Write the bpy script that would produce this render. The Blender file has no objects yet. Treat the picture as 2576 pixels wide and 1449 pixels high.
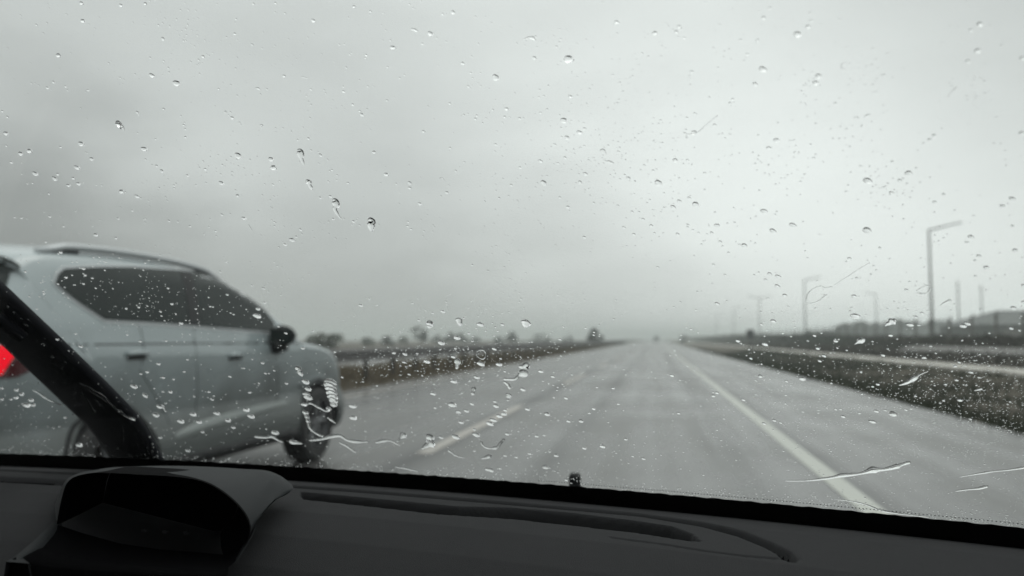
import bpy, bmesh, math, random
import numpy as np
from math import radians, sin, cos, tan, pi, hypot
from mathutils import Vector, Matrix
from mathutils.bvhtree import BVHTree
from mathutils.geometry import delaunay_2d_cdt

random.seed(7)
rng = np.random.default_rng(7)
scene = bpy.context.scene
col = scene.collection

# ------------------------------------------------------------------ camera model
FPX, CX, CY, H = 1932.0, 1288.0, 724.5, 1.14
YAW, PIT = radians(10.589), radians(3.799)
fw = Vector((-sin(YAW)*cos(PIT), cos(YAW)*cos(PIT), sin(PIT)))
rt = Vector((cos(YAW), sin(YAW), 0))
up = rt.cross(fw)
CAM = Vector((0, 0, H))

def ray(px, py):
    return fw + rt*((px-CX)/FPX) + up*((CY-py)/FPX)
def unproj(px, py, D):
    return CAM + ray(px, py)*D
def on_z(px, py, z):
    r = ray(px, py); return CAM + r*((z-H)/r.z)
def on_x(px, py, x):
    r = ray(px, py); return CAM + r*(x/r.x)

# ------------------------------------------------------------------ helpers
def tag(o, label=None, cat=None, group=None, kind=None):
    if label: o['label'] = label
    if cat: o['category'] = cat
    if group: o['group'] = group
    if kind: o['kind'] = kind
    return o

def empty(name, loc=(0, 0, 0), rz=0.0):
    o = bpy.data.objects.new(name, None); col.objects.link(o)
    o.location = loc; o.rotation_euler = (0, 0, rz); o.empty_display_size = 0.2
    return o

def mesh_obj(name, verts, faces, mat=None, parent=None, smooth=False):
    me = bpy.data.meshes.new(name)
    me.from_pydata([tuple(v) for v in verts], [], faces)
    me.update()
    if smooth: me.polygons.foreach_set('use_smooth', [True]*len(me.polygons))
    o = bpy.data.objects.new(name, me); col.objects.link(o)
    if mat: me.materials.append(mat)
    if parent: o.parent = parent
    return o

def np_mesh(name, V, nper, mat, parent=None):
    """V (n*nper,3) polygons of nper separate vertices each"""
    n = len(V)//nper
    me = bpy.data.meshes.new(name)
    me.vertices.add(len(V)); me.vertices.foreach_set('co', V.astype(np.float32).ravel())
    me.loops.add(len(V)); me.loops.foreach_set('vertex_index', np.arange(len(V), dtype=np.int32))
    me.polygons.add(n); me.polygons.foreach_set('loop_start', np.arange(0, len(V), nper, dtype=np.int32))
    me.update(calc_edges=True)
    me.materials.append(mat)
    o = bpy.data.objects.new(name, me); col.objects.link(o)
    if parent: o.parent = parent
    return o

class MB:
    def __init__(s): s.v = []; s.f = []
    def add(s, v, f):
        b = len(s.v); s.v += [tuple(p) for p in v]; s.f += [tuple(i+b for i in q) for q in f]; return s
    def box(s, c, d, rot=None, bev=0.0):
        x, y, z = d[0]/2, d[1]/2, d[2]/2
        bm = bmesh.new(); bmesh.ops.create_cube(bm, size=1.0)
        for v in bm.verts: v.co = Vector((v.co.x*d[0], v.co.y*d[1], v.co.z*d[2]))
        if bev > 0: bmesh.ops.bevel(bm, geom=bm.edges[:], offset=bev, segments=2, affect='EDGES', profile=0.5)
        M = (rot.to_4x4() if rot else Matrix.Identity(4)); M = Matrix.Translation(c) @ M
        bm.verts.index_update()
        s.add([M @ v.co for v in bm.verts], [[v.index for v in f.verts] for f in bm.faces]); bm.free()
        return s
    def tube(s, pts, rad, n=10, cap=True):
        pts = [Vector(p) for p in pts]
        if not isinstance(rad, (list, tuple)): rad = [rad]*len(pts)
        vs = []; fs = []; ref = Vector((0, 0, 1))
        for i, p in enumerate(pts):
            t = (pts[min(i+1, len(pts)-1)]-pts[max(i-1, 0)]).normalized()
            a = ref if abs(t.dot(ref)) < .95 else Vector((1, 0, 0))
            u = t.cross(a).normalized(); w = t.cross(u).normalized()
            for k in range(n):
                an = 2*pi*k/n; vs.append(p+(u*cos(an)+w*sin(an))*rad[i])
        for i in range(len(pts)-1):
            for k in range(n):
                fs.append((i*n+k, i*n+(k+1) % n, (i+1)*n+(k+1) % n, (i+1)*n+k))
        if cap: fs.append(tuple(range(n))[::-1]); fs.append(tuple((len(pts)-1)*n+k for k in range(n)))
        return s.add(vs, fs)
    def lathe(s, prof, c=(0, 0, 0), axis='x', n=48):
        vs = []; fs = []
        for (a, r) in prof:
            for k in range(n):
                t = 2*pi*k/n
                vs.append((c[0]+a, c[1]+r*cos(t), c[2]+r*sin(t)) if axis == 'x' else (c[0]+r*cos(t), c[1]+r*sin(t), c[2]+a))
        for i in range(len(prof)-1):
            for k in range(n): fs.append((i*n+k, i*n+(k+1) % n, (i+1)*n+(k+1) % n, (i+1)*n+k))
        return s.add(vs, fs)
    def build(s, name, mat, parent=None, smooth=False):
        o = mesh_obj(name, s.v, s.f, mat, parent, smooth)
        bm = bmesh.new(); bm.from_mesh(o.data); bmesh.ops.recalc_face_normals(bm, faces=bm.faces[:]); bm.to_mesh(o.data); bm.free()
        return o

def grid_obj(name, P, mat, parent=None, smooth=True, flip=False):
    """P: rows x cols array of points"""
    n, m = len(P), len(P[0]); vs = [p for r in P for p in r]; fs = []
    for i in range(n-1):
        for j in range(m-1):
            q = (i*m+j, i*m+j+1, (i+1)*m+j+1, (i+1)*m+j)
            fs.append(q[::-1] if flip else q)
    return mesh_obj(name, vs, fs, mat, parent, smooth)

# ------------------------------------------------------------------ materials
def new_mat(name):
    m = bpy.data.materials.new(name); m.use_nodes = True
    nt = m.node_tree; return m, nt, nt.nodes['Principled BSDF']
def N(nt, t, **kw):
    n = nt.nodes.new(t)
    for k, v in kw.items(): setattr(n, k, v)
    return n
def setin(n, d):
    for k, v in d.items(): n.inputs[k].default_value = v

def mat(name, colr, rough=.6, var=.12, scale=8.0, bump=0.0, bscale=60.0, metal=0.0, coat=0.0, spec=.5, emit=None, estr=0, coords='Object', rvar=0.0):
    m, nt, b = new_mat(name); L = nt.links.new
    tc = N(nt, 'ShaderNodeTexCoord'); nz = N(nt, 'ShaderNodeTexNoise'); setin(nz, {'Scale': scale, 'Detail': 5.0})
    L(tc.outputs[coords], nz.inputs['Vector'])
    mx = N(nt, 'ShaderNodeMix', data_type='RGBA'); c = Vector(colr[:3])
    mx.inputs['A'].default_value = (*(c*(1-var)), 1); mx.inputs['B'].default_value = (*(c*(1+var)), 1)
    L(nz.outputs['Fac'], mx.inputs['Factor']); L(mx.outputs['Result'], b.inputs['Base Color'])
    setin(b, {'Roughness': rough, 'Metallic': metal, 'Coat Weight': coat, 'Specular IOR Level': spec})
    if rvar:
        mr = N(nt, 'ShaderNodeMapRange'); setin(mr, {'To Min': rough-rvar, 'To Max': rough+rvar, 'From Min': .3, 'From Max': .7})
        L(nz.outputs['Fac'], mr.inputs['Value']); L(mr.outputs['Result'], b.inputs['Roughness'])
    if bump:
        n2 = N(nt, 'ShaderNodeTexNoise'); setin(n2, {'Scale': bscale, 'Detail': 3.0}); L(tc.outputs[coords], n2.inputs['Vector'])
        bp = N(nt, 'ShaderNodeBump'); setin(bp, {'Strength': bump, 'Distance': .01}); L(n2.outputs['Fac'], bp.inputs['Height']); L(bp.outputs['Normal'], b.inputs['Normal'])
    if emit: b.inputs['Emission Color'].default_value = (*emit, 1); b.inputs['Emission Strength'].default_value = estr
    return m

M = {}
M['paint'] = mat('wet_silver_paint', (.295, .338, .348), .24, .06, 1.5, coat=.5, rvar=.04)
M['black_plastic'] = mat('black_plastic', (.013, .014, .015), .5, .1, spec=.25)
M['dark_glass'] = mat('tinted_glass', (.016, .022, .021), .12, .3, 3, spec=.2)
M['tyre'] = mat('tyre_rubber', (.02, .02, .021), .7, .2, 20, bump=.3)
M['rim'] = mat('alloy_rim', (.16, .165, .17), .4, .1, metal=.7)
M['chrome'] = mat('satin_rail', (.42, .44, .45), .3, .05, metal=.5)
M['red_lens'] = mat('dark_red_lens', (.06, .004, .008), .15, .1, coat=.5)
M['red_lit'] = mat('lit_red_lamp', (.25, .004, .01), .4, .05, spec=.1, emit=(1.0, .003, .018), estr=.75)
M['headlamp'] = mat('headlamp_lens', (.3, .32, .33), .1, .1, coat=.5)
M['sky_highlight'] = mat('painted_highlight', (.23, .25, .245), .45, .15, 6, spec=.3)  # pale tone of the added highlight strip on the doors
M['plate'] = mat('plate_white', (.7, .7, .68), .4, .03)
M['dash_top'] = mat('dash_soft_plastic', (.030, .0303, .032), .8, .08, 30, bump=.25, bscale=900, spec=.06)
M['dash_low'] = mat('dash_hood_plastic', (.020, .022, .024), .65, .08, 30, bump=.15, bscale=900, spec=.12)
M['dash_black'] = mat('deep_black_plastic', (.0025, .0025, .003), .8, .1, spec=.02)
M['frit'] = mat('black_ceramic_frit', (.003, .003, .003), .6, .1, spec=.1)
M['wiper'] = mat('wiper_black_metal', (.008, .009, .012), .75, .15, 20, spec=.2)
M['own_paint'] = mat('dark_car_paint', (.012, .013, .015), .25, .05, coat=.5)
M['fabric'] = mat('cabin_fabric', (.05, .05, .052), .9, .1, 40)
M['headliner'] = mat('headliner', (.05, .05, .05), .95, .05, 40)
M['galv'] = mat('galvanised_steel', (.10, .098, .097), .55, .25, 6, spec=.3)
M['post_steel'] = mat('post_steel', (.045, .042, .040), .7, .25, 6, spec=.15)
M['pole'] = mat('lamp_pole_steel', (.12, .13, .126), .5, .1, 3, metal=.3)
M['concrete'] = mat('damp_concrete', (.36, .345, .31), .6, .18, 2, bump=.2)
M['gravel'] = mat('wet_gravel', (.11, .107, .10), .7, .25, 5, bump=.4)
M['fence'] = mat('fence_post', (.11, .105, .095), .8, .2)
M['shed_wall'] = mat('shed_wall', (.07, .078, .073), .7, .12, .6)
M['shed_roof'] = mat('shed_roof', (.06, .068, .065), .6, .15, .8)
M['sign'] = mat('sign_back', (.03, .032, .034), .5, .1)
M['van'] = mat('van_paint', (.03, .032, .035), .4, .1)
M['bark'] = mat('bark', (.06, .05, .04), .9, .3, 6)
M['leaf'] = mat('leaf_green', (.045, .065, .030), .7, .4, 1.2, coords='Object', spec=.08)
M['leaf_dark'] = mat('leaf_dark', (.024, .031, .022), .75, .4, 1.2, spec=.08)
M['scrub'] = mat('scrub_brown', (.034, .030, .024), .85, .5, .7, spec=.08)
M['grass'] = mat('verge_grass', (.029, .034, .021), .85, .6, .9, spec=.08)
M['dry_grass'] = mat('dry_grass', (.115, .092, .062), .85, .35, .9, spec=.08)
M['line'] = mat('road_paint', (.36, .37, .335), .4, .12, 3, rvar=.06)
M['line_warm'] = mat('road_paint_warm', (.30, .28, .255), .42, .15, 3, rvar=.06)

def paint_road_reflection(m):  # darkens the lower body: the road's dark reflection put into the colour
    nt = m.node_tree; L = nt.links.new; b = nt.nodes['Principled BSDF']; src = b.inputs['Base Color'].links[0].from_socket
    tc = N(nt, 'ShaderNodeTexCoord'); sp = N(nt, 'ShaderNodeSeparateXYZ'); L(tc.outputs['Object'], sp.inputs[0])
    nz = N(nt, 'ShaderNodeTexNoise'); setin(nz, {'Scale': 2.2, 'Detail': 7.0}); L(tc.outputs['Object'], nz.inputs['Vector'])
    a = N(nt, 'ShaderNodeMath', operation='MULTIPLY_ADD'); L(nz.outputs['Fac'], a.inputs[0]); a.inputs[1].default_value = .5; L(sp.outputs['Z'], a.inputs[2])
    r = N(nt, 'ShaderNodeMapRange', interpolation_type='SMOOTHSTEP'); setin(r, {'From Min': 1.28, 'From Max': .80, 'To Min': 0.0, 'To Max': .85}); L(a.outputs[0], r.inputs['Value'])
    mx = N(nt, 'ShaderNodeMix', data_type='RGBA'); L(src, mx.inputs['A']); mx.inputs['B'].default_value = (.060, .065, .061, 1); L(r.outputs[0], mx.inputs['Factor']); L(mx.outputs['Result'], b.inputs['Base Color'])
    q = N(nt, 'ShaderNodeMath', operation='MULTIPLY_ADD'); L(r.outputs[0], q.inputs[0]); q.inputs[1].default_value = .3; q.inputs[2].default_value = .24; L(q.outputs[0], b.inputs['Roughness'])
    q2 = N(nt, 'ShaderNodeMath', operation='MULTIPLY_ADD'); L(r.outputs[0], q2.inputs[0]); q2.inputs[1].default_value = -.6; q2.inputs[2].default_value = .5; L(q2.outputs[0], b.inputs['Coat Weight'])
paint_road_reflection(M['paint'])
# water
def water_mat():
    m, nt, b = new_mat('rain_water'); L = nt.links.new
    nt.nodes.remove(b); g = N(nt, 'ShaderNodeBsdfGlass'); setin(g, {'IOR': 1.333, 'Roughness': 0.0, 'Color': (1, 1, 1, 1)})
    L(g.outputs[0], nt.nodes['Material Output'].inputs['Surface']); return m
M['water'] = water_mat()
# thin windscreen: transparent sheet with fresnel gloss
def screen_mat():
    m, nt, b = new_mat('windscreen_glass'); L = nt.links.new; nt.nodes.remove(b)
    t = N(nt, 'ShaderNodeBsdfTransparent'); t.inputs[0].default_value = (.955, .97, .96, 1)
    g = N(nt, 'ShaderNodeBsdfGlossy'); g.inputs['Roughness'].default_value = .02
    fr = N(nt, 'ShaderNodeFresnel'); fr.inputs['IOR'].default_value = 1.35
    mx = N(nt, 'ShaderNodeMixShader'); L(fr.outputs[0], mx.inputs[0]); L(t.outputs[0], mx.inputs[1]); L(g.outputs[0], mx.inputs[2])
    L(mx.outputs[0], nt.nodes['Material Output'].inputs['Surface']); return m
M['screen'] = screen_mat()

def asphalt_mat():
    m, nt, b = new_mat('wet_asphalt'); L = nt.links.new
    tc = N(nt, 'ShaderNodeTexCoord'); sp = N(nt, 'ShaderNodeSeparateXYZ'); L(tc.outputs['Object'], sp.inputs[0])
    mp = N(nt, 'ShaderNodeMapping'); mp.inputs['Scale'].default_value = (1.4, .05, 1); L(tc.outputs['Object'], mp.inputs['Vector'])
    st = N(nt, 'ShaderNodeTexNoise'); setin(st, {'Scale': 1.6, 'Detail': 5.0}); L(mp.outputs[0], st.inputs['Vector'])
    pt = N(nt, 'ShaderNodeTexNoise'); setin(pt, {'Scale': .35, 'Detail': 4.0}); L(tc.outputs['Object'], pt.inputs['Vector'])
    fine = N(nt, 'ShaderNodeTexNoise'); setin(fine, {'Scale': 45.0, 'Detail': 3.0}); L(tc.outputs['Object'], fine.inputs['Vector'])
    # tyre tracks and tar seam: bands at fixed lateral positions, edges wobbling
    wob = N(nt, 'ShaderNodeMath', operation='MULTIPLY_ADD'); L(st.outputs['Fac'], wob.inputs[0]); wob.inputs[1].default_value = .25; L(sp.outputs['X'], wob.inputs[2])
    acc = None
    for (x0, w, a) in ((-2.16, .20, .75), (-.98+.12, .17, .38), (.85, .2, .25), (1.66, .10, .3), (-4.9, .3, .2), (-3.3, .3, .2)):
        s = N(nt, 'ShaderNodeMath', operation='SUBTRACT'); L(wob.outputs[0], s.inputs[0]); s.inputs[1].default_value = x0
        q = N(nt, 'ShaderNodeMath', operation='DIVIDE'); L(s.outputs[0], q.inputs[0]); q.inputs[1].default_value = w
        q2 = N(nt, 'ShaderNodeMath', operation='MULTIPLY'); L(q.outputs[0], q2.inputs[0]); L(q.outputs[0], q2.inputs[1])
        e = N(nt, 'ShaderNodeMath', operation='MULTIPLY'); L(q2.outputs[0], e.inputs[0]); e.inputs[1].default_value = -1
        ex = N(nt, 'ShaderNodeMath', operation='EXPONENT'); L(e.outputs[0], ex.inputs[0])
        am = N(nt, 'ShaderNodeMath', operation='MULTIPLY'); L(ex.outputs[0], am.inputs[0]); am.inputs[1].default_value = a
        if acc is None: acc = am
        else:
            ad = N(nt, 'ShaderNodeMath', operation='ADD'); L(acc.outputs[0], ad.inputs[0]); L(am.outputs[0], ad.inputs[1]); acc = ad
    acc.use_clamp = True
    c1 = N(nt, 'ShaderNodeMix', data_type='RGBA'); c1.inputs['A'].default_value = (.042, .042, .042, 1); c1.inputs['B'].default_value = (.088, .086, .083, 1)
    mxn = N(nt, 'ShaderNodeMath', operation='ADD'); L(st.outputs['Fac'], mxn.inputs[0]); L(pt.outputs['Fac'], mxn.inputs[1])
    mr = N(nt, 'ShaderNodeMapRange'); setin(mr, {'From Min': .75, 'From Max': 1.25}); L(mxn.outputs[0], mr.inputs['Value']); L(mr.outputs[0], c1.inputs['Factor'])
    c2 = N(nt, 'ShaderNodeMix', data_type='RGBA'); L(c1.outputs['Result'], c2.inputs['A']); c2.inputs['B'].default_value = (.022, .022, .023, 1); L(acc.outputs[0], c2.inputs['Factor'])
    L(c2.outputs['Result'], b.inputs['Base Color'])
    r1 = N(nt, 'ShaderNodeMapRange'); setin(r1, {'From Min': .75, 'From Max': 1.25, 'To Min': .15, 'To Max': .38}); L(mxn.outputs[0], r1.inputs['Value'])
    r2 = N(nt, 'ShaderNodeMath', operation='MULTIPLY_ADD'); L(acc.outputs[0], r2.inputs[0]); r2.inputs[1].default_value = .16; L(r1.outputs[0], r2.inputs[2])
    L(r2.outputs[0], b.inputs['Roughness'])
    bp = N(nt, 'ShaderNodeBump'); setin(bp, {'Strength': .22, 'Distance': .005}); L(fine.outputs['Fac'], bp.inputs['Height']); L(bp.outputs['Normal'], b.inputs['Normal'])
    b.inputs['Specular IOR Level'].default_value = .5
    return m
M['asphalt'] = asphalt_mat()

def ground_mat():
    m, nt, b = new_mat('verge_ground'); L = nt.links.new
    tc = N(nt, 'ShaderNodeTexCoord'); sp = N(nt, 'ShaderNodeSeparateXYZ'); L(tc.outputs['Object'], sp.inputs[0])
    n1 = N(nt, 'ShaderNodeTexNoise'); setin(n1, {'Scale': .5, 'Detail': 6.0}); L(tc.outputs['Object'], n1.inputs['Vector'])
    n2 = N(nt, 'ShaderNodeTexNoise'); setin(n2, {'Scale': 5.0, 'Detail': 6.0}); L(tc.outputs['Object'], n2.inputs['Vector'])
    xw = N(nt, 'ShaderNodeMath', operation='MULTIPLY_ADD'); L(n1.outputs['Fac'], xw.inputs[0]); xw.inputs[1].default_value = 1.2; L(sp.outputs['X'], xw.inputs[2])
    rp = N(nt, 'ShaderNodeValToRGB'); mr = N(nt, 'ShaderNodeMapRange'); setin(mr, {'From Min': -60.0, 'From Max': 60.0}); L(xw.outputs[0], mr.inputs['Value']); L(mr.outputs[0], rp.inputs['Fac'])
    stops = [(-60, (.075, .066, .052)), (-24, (.10, .086, .068)), (-12, (.10, .082, .06)), (-6.5, (.10, .08, .056)), (4.4, (.030, .031, .022)), (7.0, (.030, .032, .02)),
             (8.0, (.052, .053, .052)), (9.0, (.046, .046, .042)), (10.2, (.026, .025, .021)), (13, (.03, .027, .021)), (22, (.036, .032, .026)), (60, (.08, .07, .055))]
    el = rp.color_ramp.elements
    for i, (x, c) in enumerate(stops):
        p = (x+60)/120
        e = el[0] if i == 0 else (el[1] if i == len(stops)-1 else el.new(p))
        e.position = p; e.color = (*c, 1)
    mx = N(nt, 'ShaderNodeMix', data_type='RGBA', blend_type='MULTIPLY'); mx.inputs['Factor'].default_value = 1
    g = N(nt, 'ShaderNodeMapRange'); setin(g, {'From Min': .3, 'From Max': .7, 'To Min': .55, 'To Max': 1.5}); L(n2.outputs['Fac'], g.inputs['Value'])
    L(rp.outputs['Color'], mx.inputs['A']); L(g.outputs[0], mx.inputs['B']); L(mx.outputs['Result'], b.inputs['Base Color'])
    b.inputs['Roughness'].default_value = .85; b.inputs['Specular IOR Level'].default_value = .12
    bp = N(nt, 'ShaderNodeBump'); setin(bp, {'Strength': .8, 'Distance': .06}); L(n2.outputs['Fac'], bp.inputs['Height']); L(bp.outputs['Normal'], b.inputs['Normal'])
    return m
M['ground'] = ground_mat()

# ------------------------------------------------------------------ world: overcast sky
SUN_EL, SUN_AZ = radians(62), radians(12)     # behind cloud, ahead to the right
def build_world():
    w = bpy.data.worlds.new("World"); scene.world = w; w.use_nodes = True
    nt = w.node_tree; L = nt.links.new; bg = nt.nodes['Background']
    tc = N(nt, 'ShaderNodeTexCoord')
    nrm = N(nt, 'ShaderNodeVectorMath', operation='NORMALIZE'); L(tc.outputs['Generated'], nrm.inputs[0])
    nz = N(nt, 'ShaderNodeTexNoise'); setin(nz, {'Scale': 4.2, 'Detail': 4.0, 'Roughness': .5})
    mp = N(nt, 'ShaderNodeMapping'); mp.inputs['Scale'].default_value = (1, 1, 2.6); L(nrm.outputs[0], mp.inputs['Vector']); L(mp.outputs[0], nz.inputs['Vector'])
    # distort lookup direction a little so cloud edges are irregular
    off = N(nt, 'ShaderNodeVectorMath', operation='SUBTRACT'); L(nz.outputs['Color'], off.inputs[0]); off.inputs[1].default_value = (.5, .5, .5)
    sc = N(nt, 'ShaderNodeVectorMath', operation='SCALE'); L(off.outputs[0], sc.inputs[0]); sc.inputs['Scale'].default_value = .16
    ad = N(nt, 'ShaderNodeVectorMath', operation='ADD'); L(nrm.outputs[0], ad.inputs[0]); L(sc.outputs[0], ad.inputs[1])
    n2 = N(nt, 'ShaderNodeVectorMath', operation='NORMALIZE'); L(ad.outputs[0], n2.inputs[0])
    lobes = [((2080, 440), 12, .24), ((1550, 400), 10, .08), ((0, 640), 8, -.40), ((500, 440), 4, .15), ((840, 810), 9, -.26), ((1380, 800), 8, -.15),
             ((1000, 540), 7, .03), ((700, 560), 4, .04), ((1250, 620), 5, .03), ((2500, 800), 8, .08), ((1990, 800), 6, .02), ((600, 230), 8, -.03), ((2550, -50), 10, -.20), ((1500, 0), 9, .0)]
    acc = None
    for (p, sg, a) in lobes:
        d = ray(*p).normalized()
        dt = N(nt, 'ShaderNodeVectorMath', operation='DOT_PRODUCT'); L(n2.outputs[0], dt.inputs[0]); dt.inputs[1].default_value = d
        s = N(nt, 'ShaderNodeMath', operation='SUBTRACT'); L(dt.outputs['Value'], s.inputs[0]); s.inputs[1].default_value = 1
        q = N(nt, 'ShaderNodeMath', operation='DIVIDE'); L(s.outputs[0], q.inputs[0]); q.inputs[1].default_value = radians(sg)**2
        e = N(nt, 'ShaderNodeMath', operation='EXPONENT'); L(q.outputs[0], e.inputs[0])
        m_ = N(nt, 'ShaderNodeMath', operation='MULTIPLY_ADD'); L(e.outputs[0], m_.inputs[0]); m_.inputs[1].default_value = a
        if acc is None: m_.inputs[2].default_value = .745
        else: L(acc.outputs[0], m_.inputs[2])
        acc = m_
    nn = N(nt, 'ShaderNodeMath', operation='MULTIPLY_ADD'); L(nz.outputs['Fac'], nn.inputs[0]); nn.inputs[1].default_value = .14; L(acc.outputs[0], nn.inputs[2])
    n3 = N(nt, 'ShaderNodeMath', operation='SUBTRACT'); L(nn.outputs[0], n3.inputs[0]); n3.inputs[1].default_value = .07
    sz = N(nt, 'ShaderNodeSeparateXYZ'); L(nrm.outputs[0], sz.inputs[0])
    zr = N(nt, 'ShaderNodeMapRange', interpolation_type='SMOOTHSTEP'); setin(zr, {'From Min': .40, 'From Max': .66, 'To Min': 0.0, 'To Max': .60}); L(sz.outputs['Z'], zr.inputs['Value'])
    zs = N(nt, 'ShaderNodeMath', operation='ADD'); L(n3.outputs[0], zs.inputs[0]); L(zr.outputs[0], zs.inputs[1])
    n4 = N(nt, 'ShaderNodeMath', operation='MULTIPLY'); L(zs.outputs[0], n4.inputs[0]); n4.inputs[1].default_value = 10.0
    cc = N(nt, 'ShaderNodeCombineColor')
    for k, f in zip(('Red', 'Green', 'Blue'), (.955, 1.0, .98)):
        mm = N(nt, 'ShaderNodeMath', operation='MULTIPLY'); L(n4.outputs[0], mm.inputs[0]); mm.inputs[1].default_value = f; L(mm.outputs[0], cc.inputs[k])
    sky = N(nt, 'ShaderNodeTexSky', sky_type='NISHITA'); sky.sun_disc = False; sky.sun_elevation = SUN_EL; sky.sun_rotation = SUN_AZ
    sky.dust_density = 4
    mx = N(nt, 'ShaderNodeMix', data_type='RGBA'); mx.inputs['Factor'].default_value = .97
    L(sky.outputs['Color'], mx.inputs['A']); L(cc.outputs['Color'], mx.inputs['B']); L(mx.outputs['Result'], bg.inputs['Color'])
    bg.inputs['Strength'].default_value = .1
build_world()
sl = bpy.data.lights.new('sun', 'SUN'); sl.energy = .4; sl.angle = radians(30); sl.color = (1, .98, .94)
so = bpy.data.objects.new('sun', sl); col.objects.link(so)
sd = Vector((sin(SUN_AZ)*cos(SUN_EL), cos(SUN_AZ)*cos(SUN_EL), sin(SUN_EL)))
so.rotation_euler = sd.to_track_quat('Z', 'Y').to_euler()

# haze
hz = MB().box((0, 420, 5.1), (1640, 1740, 13.2)).build('haze', None)
hm, nt, b = new_mat('haze_air'); nt.nodes.remove(b)
pv = N(nt, 'ShaderNodeVolumePrincipled'); setin(pv, {'Color': (.74, .78, .765, 1), 'Density': .0023, 'Anisotropy': 0.0})
nt.links.new(pv.outputs[0], nt.nodes['Material Output'].inputs['Volume']); hz.data.materials.append(hm)
tag(hz, kind='stuff')

# ------------------------------------------------------------------ ground and roads
def gz(x, y):
    if x < 4.3: return -.03 if not (-8.8 < x < -6.7) else .02
    if x < 10.4:
        t = (x-4.3)/6.1
        return -.02-.42*sin(pi*t)**1.2 + .0
    if x < 13: return .03
    t = min((x-13)/7, 1)
    return .03+.62*(t*t*(3-2*t))
xs = [-800, -400, -200, -100, -60, -30, -21, -19.9, -12, -10, -9.2, -8.4, -7.4, -6.8, -6.5, -3, 0, 3, 4.1, 4.3]+[4.3+i*.4 for i in range(1, 40)]+[22, 26, 32, 50, 80, 150, 300, 500, 800]
ys = [-420, -200, -80, -30]+[i*2.0 for i in range(-10, 60)]+[125+i*10 for i in range(0, 20)]+[340, 420, 600, 900, 1280]
P = []
for y in ys:
    row = []
    for x in xs:
        z = gz(x, y)
        if x > 4.6 and x < 200 and not (10.0 < x < 12.6): z += .05*sin(x*2.1+y*.7)*sin(y*.43+x) + .03*sin(y*1.7+x*3.1)
        row.append((x, y, z))
    P.append(row)
tag(grid_obj('ground', P, M['ground']), kind='structure')

def sheet(name, x0, x1, y0, y1, z, m, ny=1):
    vs = []; fs = []
    for i in range(ny+1):
        y = y0+(y1-y0)*i/ny; vs += [(x0, y, z), (x1, y, z)]
    for i in range(ny): fs.append((2*i, 2*i+1, 2*i+3, 2*i+2))
    return tag(mesh_obj(name, vs, fs, m), kind='structure')
sheet('road', -6.62, 4.3, -400, 1200, .004, M['asphalt'], 8)
sheet('opposite_road', -19.8, -12.1, -400, 1200, .004, M['asphalt'], 8)
sheet('lane_line_right', 1.31, 1.48, -60, 700, .008, M['line'], 10)
sheet('lane_line_left', -6.05, -5.92, -60, 700, .008, M['line_warm'], 10)
sheet('opposite_lane_line', -12.75, -12.6, -60, 700, .008, M['line'], 10)
d0 = None
for k in range(-2, 22):
    y0 = 7.4+12*k
    d = sheet('lane_dash', -2.36, -2.20, y0, y0+5.6, .008, M['line_warm']) if d0 is None else d0.copy()
    if d0 is None: d0 = d; yb0 = y0
    else: col.objects.link(d); d.location.y = y0-yb0
tag(mesh_obj('path', *[(lambda vs: (vs, [(0, 1, 2, 3), (4, 5, 6, 7), (0, 3, 5, 4), (1, 7, 6, 2), (0, 4, 7, 1), (3, 2, 6, 5)]))(
    [(10.55, -60, -.1), (12.25, -60, -.1), (12.25, 600, -.1), (10.55, 600, -.1), (10.55, -60, .12), (10.55, 600, .12), (12.25, 600, .12), (12.25, -60, .12)])][0], M['concrete']), kind='structure')
# lighter gravel terrace further up the bank
Pt = []
for i in range(24):
    y = 6+i*2.1; w = .9+.25*sin(i*.9)+.0; c = 16.9+.3*sin(i*.5)
    Pt.append([(c-w, y, .42), (c-w*.3, y, .66), (c+w*.4, y, .70), (c+w, y, .50)])
tag(grid_obj('gravel_path', Pt, M['gravel'], flip=False), kind='structure')

# ------------------------------------------------------------------ vegetation
def blades(name, n, xr, yr, hh, m, label, lean=.3, dens_near=True):
    x = rng.uniform(*xr, n); u = rng.random(n); y = yr[0]+(yr[1]-yr[0])*(u**1.7 if dens_near else u)
    zb = np.array([gz(a, b_) for a, b_ in zip(x, y)])-.03
    h = rng.uniform(hh[0], hh[1], n)*(.6+.5*np.sin(x*1.3+y*.5)**2); w = .008+.0006*y
    a = rng.uniform(0, 2*pi, n); dx = np.cos(a)*w; dy = np.sin(a)*w
    lx = rng.normal(0, lean, n)*h; ly = rng.normal(0, lean, n)*h
    V = np.empty((n, 3, 3)); V[:, 0] = np.stack([x-dx, y-dy, zb], 1); V[:, 1] = np.stack([x+dx, y+dy, zb], 1); V[:, 2] = np.stack([x+lx, y+ly, zb+h], 1)
    o = np_mesh(name, V.reshape(-1, 3), 3, m); return tag(o, label, kind='stuff')
blades('verge_grass', 42000, (4.25, 10.5), (2, 90), (.06, .26), M['grass'], 'dark wet verge grass beside the right shoulder')
blades('median_grass', 30000, (-11.9, -6.75), (3, 130), (.12, .42), M['dry_grass'], 'dry brown grass under the crash barrier')

def leafquads(c, s, n):
    """n random leaf quads around centres c (k,3) with half-size s"""
    idx = rng.integers(0, len(c), n); p = c[idx]
    a = rng.normal(size=(n, 3)); a /= np.linalg.norm(a, axis=1)[:, None]; b = np.cross(a, rng.normal(size=(n, 3))); b /= np.linalg.norm(b, axis=1)[:, None]
    sz = (s*rng.uniform(.5, 1.3, n))[:, None]; V = np.empty((n, 4, 3))
    V[:, 0] = p-a*sz-b*sz*.5; V[:, 1] = p+a*sz-b*sz*.5; V[:, 2] = p+a*sz+b*sz*.5; V[:, 3] = p-a*sz+b*sz*.5
    return V.reshape(-1, 3)

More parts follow.
